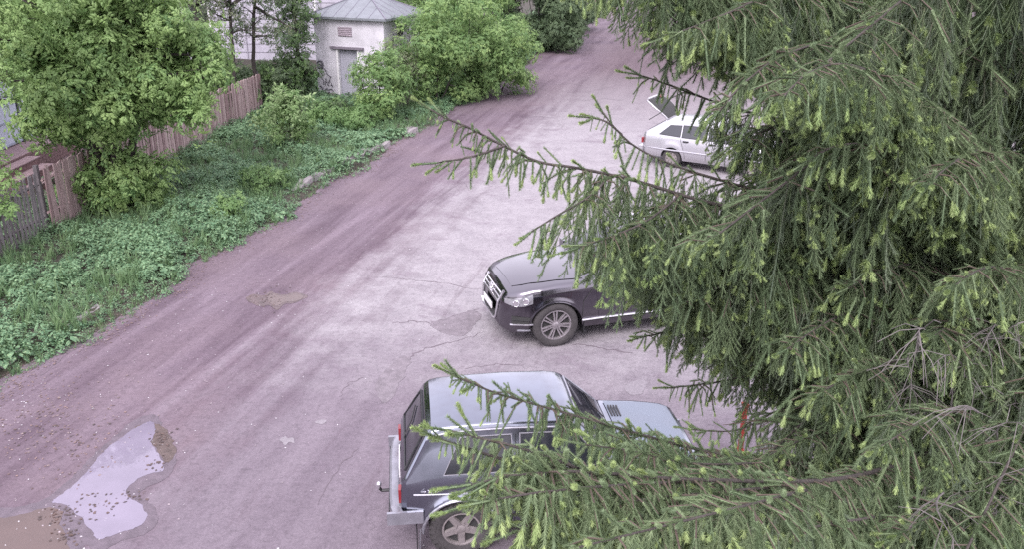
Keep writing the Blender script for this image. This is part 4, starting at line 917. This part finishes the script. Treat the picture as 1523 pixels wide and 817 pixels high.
for sg in (1, -1):
    for nm, q in (('front_window', [(1.02, 1.085), (2.02, 1.085), (1.50, 1.49), (1.02, 1.53)]), ('rear_side_window', [(.10, 1.095), (.94, 1.09), (.94, 1.53), (.12, 1.54)]), ('quarter_window', [(-.62, 1.13), (.02, 1.10), (.04, 1.53), (-.32, 1.48)])):
        c = (sum(p[0] for p in q) / 4, sum(p[1] for p in q) / 4); f = B.spatch(nm, [(c[0] + (x - c[0]) * 1.06, c[1] + (z - c[1]) * 1.12) for x, z in q], M['black'], sv, sg, .003); B.spatch('pane', q, M['glass'], f, sg, .006)
    MB().tube(B.sline([(-.6, 1.085), (2.12, 1.055)], sg=sg), .008, 5).build('window_trim', M['chrome'], sv)
    for q, h in (([(1.02, .44), (2.08, .44), (2.16, 1.02), (1.02, 1.04)], 1.14), ([(.16, .62), (.97, .44), (.97, 1.045), (.0, 1.06)], .1)):
        d = B.spatch('door', q, M['suv_paint'], sv, sg, .004); MB().box(B.side(h + .06, .93, .025, sg), (.2, .03, .035)).build('handle', M['suv_paint'], d)
    mb = MB()
    for l in ([(2.40, .44), (2.38, .8), (2.18, 1.05)], [(.995, 1.05), (.995, .42)], [(.05, 1.06), (.12, .66), (.30, .42)], [(.3, .42), (2.40, .42)]): mb.tube(B.sline(l, sg=sg), .005, 4)
    sm = mb.build('door_seam', M['rim_dark'], sv); sm['kind'] = 'stuff'
    MB().tube(B.sline([(.46, .46), (2.40, .46)], sg=sg, off=.010), .020, 6).build('sill_strip', M['chrome'], sv)
    for ax_ in (0, 2.855):
        MB().tube([B.side(ax_ +   .476 * math.cos(a), .36 + .476 * math.sin(a), .006, sg) for a in np.linspace(.02, math.pi - .02, 22)], .014, 6).build('arch_lip', M['suv_paint'], sv)
        wheel(sv, ax_, sg * .835, .402, .255, .268, 'split', M['tyre'], M['alloy'], sg)
    MB().box((2.855 - .50, sg * .86, .30), (.015, .2, .22)).build('mudflap', M['black'], sv)
    # headlight: silver housing with two round lamps under clear glass
    V = []
    for j in range(7):
        for i in range(9):
            a, b = i / 8, j / 6; x = 3.26 + .42 * a; zlo = .83 - .04 * a - .035 * math.sin(a * 3.14); zhi = .985 - .12 * a; z = zlo + (zhi - zlo) * b
            V.append((x, sg * (B.y(x, z) + .010), z))
    F = [(j * 9 + i, j * 9 + i + 1, (j + 1) * 9 + i + 1, (j + 1) * 9 + i) for j in range(6) for i in range(8)]
    hl = mesh('headlight', V, [f[::-1] for f in F] if sg > 0 else F, [M['lamp']], sv, True)
    for xx in (3.38, 3.53):
        q = B.side(xx, .865 - (xx - 3.38) * .3, .012, sg); nrm = Vector((.5, sg * .8, .1)).normalized(); e1 = nrm.orthogonal().normalized(); e2 = nrm.cross(e1)
        mb = MB(); mb.tube([q + (e1 * math.cos(a) + e2 * math.sin(a)) * .052 for a in np.linspace(0, 6.283, 17)], .009, 5); mb.add([q + (e1 * math.cos(a) + e2 * math.sin(a)) * .045 + nrm * .006 for a in np.linspace(0, 5.9, 16)], [tuple(range(16))]); mb.build('lamp_ring', M['chrome'], hl, True)
    # lower air intake with silver blade and fog lamp
    fg = B.spatch('air_intake', [(3.28, .46), (3.60, .44), (3.60, .60), (3.28, .58)], M['rim_dark'], sv, sg, .006)
    MB().tube(B.sline([(3.26, .455), (3.62, .435)], sg=sg, off=.012), .014, 5).build('blade', M['chrome'], fg)
    MB().tube(B.sline([(3.30, .525), (3.60, .525)], sg=sg, off=.010), .008, 5).build('slat', M['black'], fg)
    MB().tube(B.sline([(3.30, .34), (3.50, .32)], sg=sg, off=.012), .016, 5).build('lower_blade', M['bumper_metal'], sv)
    mi_ = MB().box((2.02, sg * 1.06, 1.14), (.10, .20, .15)).build('mirror', M['suv_paint'], sv); MB().tube([(2.06, sg * .93, 1.07), (2.03, sg * 1.0, 1.11)], .02, 6).build('bracket', M['black'], mi_)
    MB().tube([B.topp(x, sg * .98, .03) for x in np.linspace(-.45, 1.25, 10)], .018, 6).build('roof_rail', M['chrome'], sv)
    MB().box((-.93, sg * .72, 1.0), (.08, .2, .2)).build('tail_lamp', M['red_lens'], sv)
# front: chrome grille in a U-shaped frame, badge, number plate
def front(y, z):
    """x of the nose at (y, z)"""
    lo, hi = 3.0, 3.76
    for _ in range(24):
        m = (lo + hi) / 2
        if z <= B.top(m) and abs(y) <= B.y(m, z): lo = m
        else: hi = m
    return lo
def fpatch(name, y0, y1, z0, z1, mat, parent, off=.012, ny=12, nz=5, taper=1.0):
    V = []
    for j in range(nz + 1):
        z = z0 + (z1 - z0) * j / nz; k = taper + (1 - taper) * j / nz
        for i in range(ny + 1): y = (y0 + (y1 - y0) * i / ny) * k; V.append((front(y, z) + off, y, z))
    return mesh(name, V, [(j * (ny + 1) + i, j * (ny + 1) + i + 1, (j + 1) * (ny + 1) + i + 1, (j + 1) * (ny + 1) + i) for j in range(nz) for i in range(ny)], [mat], parent, True)
gr = fpatch('grille', -.46, .46, .73, .94, M['rim_dark'], sv, .010, taper=.92)
for z in (.765, .83, .895): MB().tube([(front(y, z) + .022, y, z) for y in np.linspace(-.43, .43, 13)], .018, 6).build('grille_bar', M['chrome'], gr)
fr = [(.47, .95), (.46, .75), (.43, .50), (.36, .42)]
mb = MB(); loop = [(front(y, z) + .02, y, z) for y, z in fr] + [(front(y, .40) + .02, y, .40) for y in np.linspace(.3, -.3, 7)] + [(front(y, z) + .02, -y, z) for y, z in fr[::-1]]
mb.tube(loop, .020, 6); mb.build('grille_frame', M['chrome'], gr)
lg = fpatch('lower_grille', -.40, .40, .43, .56, M['rim_dark'], sv, .012, taper=.95)
c = Vector((front(0, .845) + .045, 0, .845)); bd = MB(); bd.tube([c + Vector((0, .085 * math.cos(a), .085 * math.sin(a))) for a in np.linspace(0, 6.283, 21)], .010, 6)
for l in ([(-.035, .07), (0, .012), (.035, .07)], [(-.068, .04), (-.03, -.065), (0, .0), (.03, -.065), (.068, .04)]): bd.tube([c + Vector((0, y, z)) for y, z in l], .008, 5)
bd.build('badge', M['chrome'], sv)
pl_ = plate(sv, (front(0, .55) + .045, 0, .60), 0); MB().box((front(0, .55) + .033, 0, .60), (.012, .56, .14)).build('plate_holder', M['black'], sv)
B.tpatch('windscreen', 1.47, 2.16, .86, .92, M['glass'], sv, .006); B.tpatch('rear_window', -.88, -.68, .84, .8, M['glass'], sv, .006)
B.tpatch('bonnet', 2.34, 3.52, .93, .74, M['suv_paint'], sv, .010)
for f in (-.55, .15): MB().tube([B.topp(2.22, f, .02), B.topp(2.05, f + .1, .03), B.topp(1.98, f + .6, .03)], .009, 5).build('wiper', M['black'], sv)

# ---------------------------------------------------------- silver hatchback with its tailgate up
sl = tag(empty('hatchback_car', (5.15, 26.45, 0), R(-30)), 'silver five-door hatchback with raised tailgate, farthest car, half behind spruce sprays', 'car')
B = Body(top=[(-.97, .55), (-.96, .90), (-.92, .97), (-.88, 1.00), (-.34, 1.35), (-.22, 1.395), (.3, 1.43), (.9, 1.435), (1.2, 1.41), (1.36, 1.36), (2.02, .98), (2.08, .955), (2.6, .89), (3.1, .79), (3.25, .70), (3.30, .55)],
         width=[(-.97, .68), (-.85, .77), (-.3, .80), (2.4, .80), (3.0, .76), (3.2, .69), (3.30, .60)], belt=[(-.97, .88), (0, .91), (2.0, .88), (3.0, .72), (3.3, .6)],
         sill=[(-.97, .36), (-.5, .30), (.3, .24), (2.2, .24), (3.0, .26), (3.3, .34)], axles=(0, 2.46), R_=.34, cr=.07, tum=.36, crown=.03, flare=.012)
B.arch = (lambda s: (lambda x: next((.285 + math.sqrt(s.R ** 2 - (x - a) ** 2) for a in s.ax if abs(x - a) < s.R), -1)))(B)
B.build('body', M['silver_paint'], sl); MB().box((1.15, 0, .45), (3.2, .95, .4)).build('underbody', M['black'], sl)
for sg in (-1, 1):
    for nm, q in (('quarter_window', [(-.42, .985), (.22, .965), (.22, 1.27), (-.12, 1.25)]), ('rear_side_window', [(.30, .96), (1.02, .955), (1.02, 1.295), (.30, 1.28)]), ('front_window', [(1.10, .955), (1.84, .945), (1.36, 1.25), (1.10, 1.29)])):
        c = (sum(p[0] for p in q) / 4, sum(p[1] for p in q) / 4); f = B.spatch(nm, [(c[0] + (x - c[0]) * 1.08, c[1] + (z - c[1]) * 1.14) for x, z in q], M['black'], sl, sg, .003); B.spatch('pane', q, M['glass'], f, sg, .006)
    for q, hx in (([(.42, .34), (1.05, .33), (1.05, .92), (.26, .92)], .36), ([(1.07, .32), (1.90, .32), (1.92, .90), (1.07, .92)], 1.18)):
        d = B.spatch('door', q, M['silver_paint'], sl, sg, .004); MB().box(B.side(hx + .06, .84, .02, sg), (.17, .03, .045)).build('handle', M['black'], d)
    mb = MB()
    for l in ([(1.06, .93), (1.06, .33)], [(1.93, .92), (1.91, .33)], [(.24, .92), (.40, .5), (.42, .33)]): mb.tube(B.sline(l, sg=sg), .006, 4)
    sm = mb.build('door_seam', M['rim_dark'], sl); sm['kind'] = 'stuff'
    MB().tube(B.sline([(-.9, .55), (3.1, .52)], sg=sg, off=.01), .022, 5).build('side_moulding', M['silver_paint'], sl)
    for ax_ in (0, 2.46): wheel(sl, ax_, sg * .70, .285, .175, .175, 'steel', M['tyre'], M['alloy_dirty'], sg)
    MB().box((-.955, sg * .66, .74), (.06, .20, .16)).build('tail_lamp', M['red_lens'], sl)
    MB().box((3.2, sg * .5, .63), (.08, .26, .12)).build('headlight', M['lamp'], sl)
    MB().box((1.80, sg * .90, .98), (.08, .15, .10)).build('mirror', M['black'], sl)
for x, s_ in ((-1.0, -1), (3.34, 1)): MB().box((x, 0, .46), (.14, 1.52, .20)).build('bumper', M['silver_paint'], sl)
B.tpatch('windscreen', 1.41, 1.98, .9, .93, M['glass'], sl, .006); B.tpatch('bonnet', 2.12, 3.12, .9, .86, M['silver_paint'], sl, .008)
B.tpatch('boot_dark_patch', -.86, -.36, .90, .86, M['rim_dark'], sl, .006)  # flat dark patch on the closed body, painted for the shaded boot interior
# raised tailgate, hinged at the rear edge of the roof: pressed frame with dark glass, lamp strip along its free end
tg = empty('tailgate', (-.26, 0, 1.41)); tg.parent = sl; tg.rotation_euler = (0, R(38), 0)
def tgw(t): return .50 + .16 * min(1, t / .5) - .06 * max(0, t - .7) / .3
V = []; n = 10
for j in range(n + 1):
    t = j / n
    for i in range(9): y = (i / 4 - 1) * tgw(t); V.append((-.86 * t, y, .05 * math.sin(t * 3.14) - .03 * (y / .6) ** 2))
F = [(j * 9 + i, j * 9 + i + 1, (j + 1) * 9 + i + 1, (j + 1) * 9 + i) for j in range(n) for i in range(8)]
pn = mesh('panel', V, F, [M['silver_paint']], tg, True); so_ = pn.modifiers.new('thickness', 'SOLIDIFY'); so_.thickness = .035; so_.offset = -1
Vg = [(x * .93 - .02, y * .93, z + .012) for x, y, z in V]; mesh('pane', Vg, F, [M['rim_dark']], tg, True)
MB().box((-.87, .0, .0), (.05, 1.1, .06)).build('edge', M['silver_paint'], tg); MB().box((-.80, .36, .03), (.10, .26, .05)).build('lamp', M['red_lens'], tg)
for s_ in (-1, 1): MB().tube([(-.30, s_ * .56, -.02), (-.42, s_ * .60, -.42)], .012, 6).build('strut', M['black'], tg)

# ================================================================== SPRUCE close to the camera
TB = Vector((2.95, 4.35, 0)); TH = 13.0
sp = tag(empty('spruce_tree', TB), 'big dark green spruce with drooping boughs and pale young shoots filling the right side', 'tree')
sr = random.Random(77); nrg = np.random.default_rng(77)
def axis(z): return Vector((.10 * math.sin(z * .5), .06 * math.sin(z * .8 + 1), z))
mb = MB(); zz = np.linspace(0, TH, 40); mb.tube([axis(z) for z in zz], [.23 * (1 - z / TH) ** .85 + .012 for z in zz], 14); mb.build('trunk', M['spruce_bark'], sp, True)
S_P, S_D, S_R, S_S, S_I = [], [], [], [], []
def put(arr, p, d, sc, ix): arr.append((p, d, sr.random() * 6.28, sc, ix))
def catmull(P, n=6):
    out = []; m = len(P)
    for i in range(m - 1):
        p0, p1, p2, p3 = P[max(i - 1, 0)], P[i], P[i + 1], P[min(i + 2, m - 1)]
        for k in range(n):
            t = k / n; out.append(.5 * ((2 * p1) + (p2 - p0) * t + (2 * p0 - 5 * p1 + 4 * p2 - p3) * t * t + (3 * p1 - p0 - 3 * p2 + p3) * t ** 3))
    return out + [P[-1]]
def bough(pts, r0, length, step=.035, tipf=.35, tipl=.25, old=.3, keep=None, inner=0.0, side=.35, bare=0.0, tipbright=.6, cover=.8):
    """one limb from the trunk outward: bark, and its hanging sprays. length(t): spray length; keep(P) filters"""
    P = catmull([Vector(p) for p in pts]); L = [0]
    for a, b in zip(P[:-1], P[1:]): L.append(L[-1] + (b - a).length)
    tot = L[-1]; arr = []
    mb = MB(); mb.tube([p - TB for p in P], [r0 * .38 * (1 - .9 * l / tot) + .0022 for l in L], 7)
    limb = mb.build('limb', M['spruce_bark'], sp, True)
    twg = MB(); s = inner * tot
    while s < tot:
        j = min(len(P) - 2, int(np.searchsorted(L, s)) - 1 if s > 0 else 0); j = max(0, j); f = (s - L[j]) / max(1e-6, L[j + 1] - L[j]); p = P[j].lerp(P[j + 1], f); d = (P[j + 1] - P[j]).normalized(); t = s / tot
        lat = d.cross(Vector((0, 0, 1))); lat = lat.normalized() if lat.length > .05 else Vector((1, 0, 0)); lat = (lat + d * sr.uniform(-.5, .5) + Vector((sr.gauss(0, .2), sr.gauss(0, .2), 0))).normalized(); sg = 1 if sr.random() < .5 else -1
        tipn = max(0., (t - (1 - tipf)) / tipf) if tipf > 0 else 0
        ln = length(t) * sr.uniform(.65, 1.2) * (1 - .45 * tipn)
        # second-order twig: goes sideways and outward, then a spray hangs from it
        w = side * sr.uniform(.1, 1) * (1 - .6 * tipn); e = p + lat * sg * w * .9 + d * w * .25 + Vector((0, 0, sr.uniform(-.05, .03) - .35 * w))
        if w > .06:
            mid = p.lerp(e, .5) + Vector((0, 0, .04 * w + .01)); twg.tube([q - TB for q in (p, mid, e)], [.003, .0025, .0015], 4, 0, False)
            nsub = max(1, int(w / .045))
            for a_, b_ in ((p, mid), (mid, e)):
                if not keep or keep(a_, b_): put(arr, a_, b_ - a_, min(1.3, (b_ - a_).length / .13 + .1), 10)
        else: nsub = 1
        for k in range(nsub):
            q = p.lerp(e, (k + 1) / nsub * sr.uniform(.85, 1.0)) if w > .06 else p
            hang = Vector((0, 0, -1)) + d * sr.uniform(.0, .22) * (1 + tipn * 1.3) + lat * sg * sr.uniform(0, .25) * (1 + tipn) + Vector((sr.gauss(0, .15), sr.gauss(0, .15), 0))
            l = ln * (1 - .25 * k / nsub)
            if sr.random() < bare: continue
            if l < .14: ix = sr.choice((8, 9, 10)); sc = l / .12
            else:
                rr = sr.random()
                if rr < old * (1 - tipn): ix = sr.choice((6, 7, 11))
                elif rr > 1 - tipbright * (.35 + .65 * tipn): ix = sr.choice((4, 5))
                else: ix = sr.choice((0, 1, 2, 3))
                sc = l / .44
            if keep and not keep(q, q + hang.normalized() * l): continue
            put(arr, q, hang, sc, ix)
        if sr.random() < .13:      # short upright shoots along the top of the limb
            u = (d * .8 + Vector((0, 0, sr.uniform(.2, .9))) + lat * sr.uniform(-.8, .8)); 
            if not keep or keep(p, p + u.normalized() * .1): put(arr, p, u, sr.uniform(.4, .75), sr.choice((8, 10, 10)))
        s += step * .8 * sr.uniform(.7, 1.3)
    d = (P[-1] - P[-3]).normalized()
    for k in range(3):
        if not keep or keep(P[-1], P[-1]): put(arr, P[-1] - d * .03 * k, d + Vector((sr.gauss(0, .35), sr.gauss(0, .35), sr.gauss(0, .25))) * (k > 0), .75, sr.choice((8, 9)))
    # needles on the limb's own young end
    n0 = int(len(P) * (1 - cover))
    for j in range(n0, len(P) - 1):
        if not keep or keep(P[j], P[j + 1]): put(arr, P[j], P[j + 1] - P[j], (P[j + 1] - P[j]).length / .13 + .1, 10)
    if twg.v: t_ = twg.build('side_twigs', M['twig'], limb); t_['kind'] = 'stuff'
    if arr:
        Pn = np.array([tuple(a[0] - TB) for a in arr]); D = np.array([tuple(a[1]) for a in arr]); rl = np.array([a[2] for a in arr])
        scatter('needles', 'spruce', Pn, euler_from(frames(D, rl, '-z')), [a[3] for a in arr], [a[4] for a in arr], limb)
    return len(arr)
def px(l): return [at(u, v, d) for u, v, d in l]
def seg(*kv): return lambda t: float(np.interp(t, [k for k, _ in kv], [v for _, v in kv]))
cnt = 0
# -- boughs one can follow in the photograph, trunk end first
cnt += bough(px([(1475, 640, 3.7), (1340, 690, 3.1), (1240, 714, 2.7), (1100, 716, 2.4), (960, 710, 2.25), (860, 700, 2.15), (760, 686, 2.05), (700, 669, 2.0), (655, 655, 1.97)]), .024, seg((0, .45), (.55, .36), (.72, .24), (.85, .11), (1, .07)), .0115, .42, old=.2, side=.15, tipbright=.9, cover=.55)
cnt += bough(px([(1040, 716, 2.4), (930, 722, 2.15), (850, 728, 2.0), (770, 738, 1.93), (700, 752, 1.9)]), .007, seg((0, .34), (.5, .30), (.8, .18), (1, .08)), .013, .5, old=.05, side=.16, tipbright=.95)
cnt += bough(px([(1200, 730, 2.4), (1080, 760, 2.1), (960, 790, 1.95), (860, 815, 1.85)]), .006, seg((0, .35), (1, .2)), .017, .5, old=.1, side=.18, tipbright=.8)
cnt += bough(px([(1180, 724, 2.5), (1030, 735, 2.3), (930, 748, 2.15), (840, 762, 2.05), (770, 790, 2.0)]), .006, seg((0, .36), (.6, .3), (1, .12)), .020, .5, old=.1, side=.18, tipbright=.85)
cnt += bough(px([(1300, 770, 2.7), (1120, 800, 2.4), (980, 835, 2.2), (880, 860, 2.1)]), .007, seg((0, .36), (1, .2)), .017, .5, old=.1, side=.2, tipbright=.7)
cnt += bough(px([(920, 706, 2.2), (840, 702, 2.08), (765, 708, 1.97), (700, 722, 1.93)]), .006, seg((0, .26), (.6, .2), (1, .1)), .015, .5, old=.05, side=.14, tipbright=.9)
cnt += bough(px([(860, 698, 2.15), (790, 672, 2.03), (725, 655, 1.98), (672, 642, 1.95)]), .006, seg((0, .2), (.6, .16), (1, .09)), .015, .6, old=.05, side=.11, tipbright=.95)
cnt += bough(px([(1120, 690, 2.9), (1030, 690, 2.7), (940, 672, 2.55), (870, 662, 2.5)]), .006, seg((0, .22), (1, .12)), .014, .4, old=.4, side=.16, tipbright=.5)
cnt += bough(px([(1330, 690, 3.9), (1180, 690, 3.5), (1090, 680, 3.2), (1000, 660, 3.0), (900, 632, 2.85), (830, 612, 2.75), (740, 586, 2.7), (705, 572, 2.65), (680, 562, 2.62)]),   .017, seg((0, .30), (.6, .21), (.8, .14), (1, .08)), .0105, .4, old=.5, side=.17, bare=.05, tipbright=.5)
cnt += bough(px([(1490, 372, 4.5), (1400, 345, 4.2), (1300, 335, 3.9), (1180, 325, 3.6), (1050, 300, 3.4), (950, 270, 3.3), (860, 250, 3.2), (800, 240, 3.15), (740, 212, 3.1), (700, 191, 3.05), (665, 176, 3.0), (640, 162, 2.98)]), .030, seg((0, .5), (.5, .48), (.62, .38), (.70, .24), (.80, .17), (.9, .10), (1, .06)), .017, .34, old=.4, side=.20, tipbright=.5, cover=.55)
cnt += bough(px([(752, 216, 3.1), (705, 232, 3.02), (650, 242, 2.96)]), .007, seg((0, .15), (1, .06)), .03, .8, old=.3, side=.05, tipbright=.4)
cnt += bough(px([(905, 262, 3.25), (880, 290, 3.1), (830, 320, 3.0), (790, 345, 2.95)]), .008, seg((0, .30), (.6, .3), (1, .16)), .03, .5, old=.1, side=.12, tipbright=.6)
cnt += bough(px([(1010, 292, 3.35), (960, 330, 3.15), (900, 355, 3.05), (850, 372, 3.0)]), .008, seg((0, .34), (.6, .3), (1, .15)), .028, .5, old=.1, side=.15, tipbright=.7)
cnt += bough(px([(1200, 305, 3.8), (1080, 270, 3.5), (1000, 245, 3.4), (945, 218, 3.35), (914, 189, 3.3), (896, 166, 3.28)]), .014, seg((0, .34), (.5, .25), (.75, .16), (1, .07)), .028, .45, old=.3, side=.14, tipbright=.6)
cnt += bough(px([(925, 200, 3.32), (900, 180, 3.28), (872, 174, 3.25)]), .006, seg((0, .10), (1, .06)), .035, .8, side=.04, tipbright=.6)
cnt += bough(px([(1250, 200, 4.0), (1120, 168, 3.7), (1060, 150, 3.6), (1000, 128, 3.5), (970, 117, 3.45), (945, 110, 3.42)]), .013, seg((0, .3), (.5, .24), (.8, .13), (1, .06)), .028, .45, old=.3, side=.14, tipbright=.6)
cnt += bough(px([(1420, -40, 4.2), (1300, -60, 3.7), (1150, -70, 3.4), (1000, -55, 3.2), (900, -40, 3.1), (835, -22, 3.05)]), .024, seg((0, .5), (.6, .50), (.75, .40), (.9, .20), (1, .13)), .018, .25, old=.25, side=.20, tipbright=.5)
cnt += bough(px([(1250, -80, 3.9), (1100, -90, 3.6), (980, -60, 3.4), (900, -30, 3.35), (862, -12, 3.3)]), .014, seg((0, .5), (.6, .32), (1, .10)), .022, .3, old=.2, side=.12, tipbright=.5)
cnt += bough(px([(1400, 20, 4.1), (1250, 0, 3.5), (1150, -5, 3.2), (1080, 20, 3.05), (1030, 40, 3.0), (990, 55, 3.0)]), .02, seg((0, .46), (.5, .42), (.8, .28), (1, .14)), .022, .4, old=.2, side=.22, tipbright=.6)
cnt += bough(px([(1480, 120, 4.5), (1350, 70, 3.8), (1250, 60, 3.3), (1170, 80, 3.0), (1110, 120, 2.85), (1070, 165, 2.8)]), .02, seg((0, .4), (.5, .40), (.8, .3), (1, .16)), .022, .45, old=.1, side=.26, tipbright=.75)
cnt += bough(px([(1500, 270, 4.3), (1420, 215, 3.7), (1380, 172, 3.3), (1320, 120, 3.0), (1255, 95, 2.75), (1200, 110, 2.6), (1160, 150, 2.5)]), .022, seg((0, .4), (.5, .45), (.8, .34), (1, .16)), .020, .45, old=.05, side=.28, tipbright=.75)
cnt += bough(px([(1505, 330, 4.3), (1440, 280, 3.7), (1380, 250, 3.3), (1310, 220, 3.0), (1250, 215, 2.85), (1200, 240, 2.8)]), .02, seg((0, .36), (.5, .36), (1, .16)), .022, .45, old=.1, side=.25, tipbright=.7)
cnt += bough(px([(1520, 240, 4.0), (1470, 220, 3.4), (1420, 240, 3.0), (1380, 275, 2.8)]), .016, seg((0, .4), (1, .2)), .022, .5, old=.05, side=.24, tipbright=.75)
cnt += bough(px([(1560, 420, 3.9), (1500, 400, 3.3), (1460, 400, 3.0), (1420, 425, 2.85)]), .014, seg((0, .4), (1, .22)), .022, .5, old=.1, side=.22, tipbright=.8)
cnt += bough(px([(1450, 440, 5.0), (1300, 400, 4.7), (1100, 395, 4.4), (1000, 400, 4.25), (935, 415, 4.15)]), .02, seg((0, .5), (.6, .46), (1, .18)), .030, .3, old=.5, side=.26, tipbright=.35)
cnt += bough(px([(1450, 530, 4.9), (1280, 485, 4.6), (1130, 478, 4.4), (1020, 490, 4.3), (955, 502, 4.2)]), .018, seg((0, .45), (.6, .36), (1, .12)), .030, .35, old=.35, side=.24, tipbright=.5)
cnt += bough(px([(1450, 600, 4.8), (1280, 560, 4.5), (1150, 556, 4.4), (1060, 570, 4.3), (995, 578, 4.2)]), .016, seg((0, .42), (.6, .26), (1, .10)), .030, .35, old=.3, side=.2, tipbright=.4)
cnt += bough(px([(1450, 650, 4.6), (1300, 610, 4.3), (1180, 605, 4.15), (1100, 640, 4.0), (1030, 640, 3.95)]), .014, seg((0, .4), (.5, .24), (1, .10)), .032, .3, old=.3, side=.16, tipbright=.4)
cnt += bough(px([(1400, 640, 4.2), (1250, 640, 3.6), (1170, 665, 3.3), (1110, 700, 3.1)]), .012, seg((0, .3), (.6, .25), (1, .12)), .030, .4, old=.2, side=.18, tipbright=.6)
for l_, r_, ln_, st_, od_, tb_ in (
    ([(1450, 470, 4.3), (1350, 450, 3.8), (1250, 470, 3.45), (1170, 520, 3.25)], .014, seg((0, .48), (.6, .44), (1, .2)), .022, .35, .35),
    ([(1480, 560, 4.1), (1380, 535, 3.6), (1290, 550, 3.3), (1210, 590, 3.15)], .014, seg((0, .45), (.6, .4), (1, .2)), .022, .35, .4),
    ([(1400, 372, 4.2), (1280, 375, 3.8), (1180, 395, 3.6), (1090, 420, 3.5), (1020, 450, 3.45)], .015, seg((0, .5), (.6, .45), (1, .2)), .020, .4, .35),
    ([(1250, 400, 4.3), (1100, 410, 4.0), (1010, 415, 3.8), (955, 425, 3.7)], .013, seg((0, .5), (.6, .42), (1, .18)), .020, .3, .4),
    ([(1200, 345, 4.2), (1080, 340, 3.9), (990, 345, 3.7), (925, 360, 3.6), (885, 375, 3.55)], .013, seg((0, .45), (.6, .38), (1, .16)), .022, .3, .45),
    ([(1500, 480, 3.9), (1440, 470, 3.4), (1390, 500, 3.1)], .012, seg((0, .45), (1, .25)), .022, .3, .5),
    ([(1420, 300, 4.4), (1300, 290, 4.0), (1200, 300, 3.8), (1130, 330, 3.7)], .014, seg((0, .45), (.6, .42), (1, .2)), .022, .4, .35),
    ([(1510, 620, 3.7), (1440, 610, 3.2), (1370, 630, 2.95), (1310, 665, 2.8)], .012, seg((0, .4), (1, .2)), .024, .35, .4),
    ([(1540, 720, 3.5), (1470, 730, 3.0), (1400, 760, 2.75), (1330, 800, 2.6)], .012, seg((0, .4), (1, .2)), .024, .35, .4),
    ([(1480, 300, 4.3), (1380, 300, 3.8), (1290, 310, 3.5), (1220, 340, 3.4)], .013, seg((0, .45), (.6, .42), (1, .2)), .020, .4, .4),
    ([(1500, 400, 4.2), (1400, 390, 3.7), (1320, 400, 3.4), (1260, 430, 3.3)], .013, seg((0, .45), (.6, .42), (1, .2)), .020, .4, .3),
    ([(1360, 180, 4.2), (1250, 170, 3.7), (1160, 185, 3.45), (1100, 215, 3.35)], .013, seg((0, .45), (.6, .38), (1, .18)), .022, .3, .45)):
    cnt += bough(px(l_), r_, ln_, st_, .3, old=od_ + .15, side=.28, tipbright=tb_ * .7)
# -- the rest of the crown, whorl by whorl; nothing hangs further left than the tree's outline
YS = [-400, -150, 0, 60, 100, 150, 200, 240, 270, 300, 340, 400, 440, 480, 510, 540, 560, 580, 610, 640, 690, 720, 760, 820, 1000]
XS = [900, 900, 985, 1000, 1020, 1075, 1100, 1110, 1060, 960, 900, 905, 925, 950, 960, 1000, 1030, 1050, 1090, 1120, 1130, 1080, 1010, 960, 930]
def inside(a, b):
    for p in (a, b):
        u, v, zc = project([tuple(p)])[0]
        if zc < .3: continue
        if zc < 2.4 and u < 1600: return False
        if u < np.interp(v, YS, XS) + 12: return False
    return True
z = 1.3; k = 0
while z < 11.5:
    L = 3.6 * (1 - (z / TH) ** 1.6) * sr.uniform(.85, 1.1); n = 6
    for q in range(n):
        az = k * 2.4 + q * 2 * math.pi / n + sr.uniform(-.3, .3); dr = Vector((math.cos(az), math.sin(az), 0)); a0 = axis(z) + TB
        l = L * sr.uniform(.75, 1.1); pts = []
        for i in range(7):
            t = i / 6; pts.append(a0 + dr * (.1 + l * t) + Vector((-dr.y, dr.x, 0)) * math.sin(t * 3) * .12 * math.sin(k + q) + Vector((0, 0, .15 * t - (.75 + .02 * z) * t * t * l * .42 + .28 * max(0, t - .75) * l)))
        while len(pts) > 2 and not inside(pts[-1], pts[-1]): pts.pop()
        if len(pts) < 3: continue
        vis = project([tuple(p) for p in pts]); seen = any((-100 < v[1] < 900) and 0 < v[0] < 1750 and v[2] > .5 for v in vis)
        cnt += bough(pts, .026, seg((0, .3), (.25, .46), (.8, .4), (1, .16)), .042 if seen else .09, .25, old=.5, keep=inside, inner=.12, cover=.5, side=.34, tipbright=.2)
    z += .42; k += 1
# bare dead twigs in the shaded inside near the trunk
for i in range(32):
    u0, v0 = sr.uniform(1310, 1515), sr.uniform(500, 810); d0 = sr.uniform(2.75, 4.0); p = at(u0, v0, d0); e = at(u0 + sr.uniform(-120, 90), v0 + sr.uniform(-40, 110), d0 - sr.uniform(.1, .5)); mb = MB(); P = bend(p, e, sr, .12, 6); mb.tube([q - TB for q in P], [.004 * (1 - i_ / 8) for i_ in range(7)], 4, 0, False)
    for j in range(1, 6):
        for s_ in (-1, 1):
            dd = Vector((sr.gauss(0, 1), sr.gauss(0, .6), sr.gauss(-.5, .6))).normalized(); mb.tube([P[j] - TB, P[j] + dd * .07 - TB, P[j] + dd * .13 + Vector((0, 0, -.03)) - TB], [.0016, .0014, .001], 3, 0, False)
    mb.build('dead_twig', M['deadwood'], sp)
print('spruce sprays', cnt)
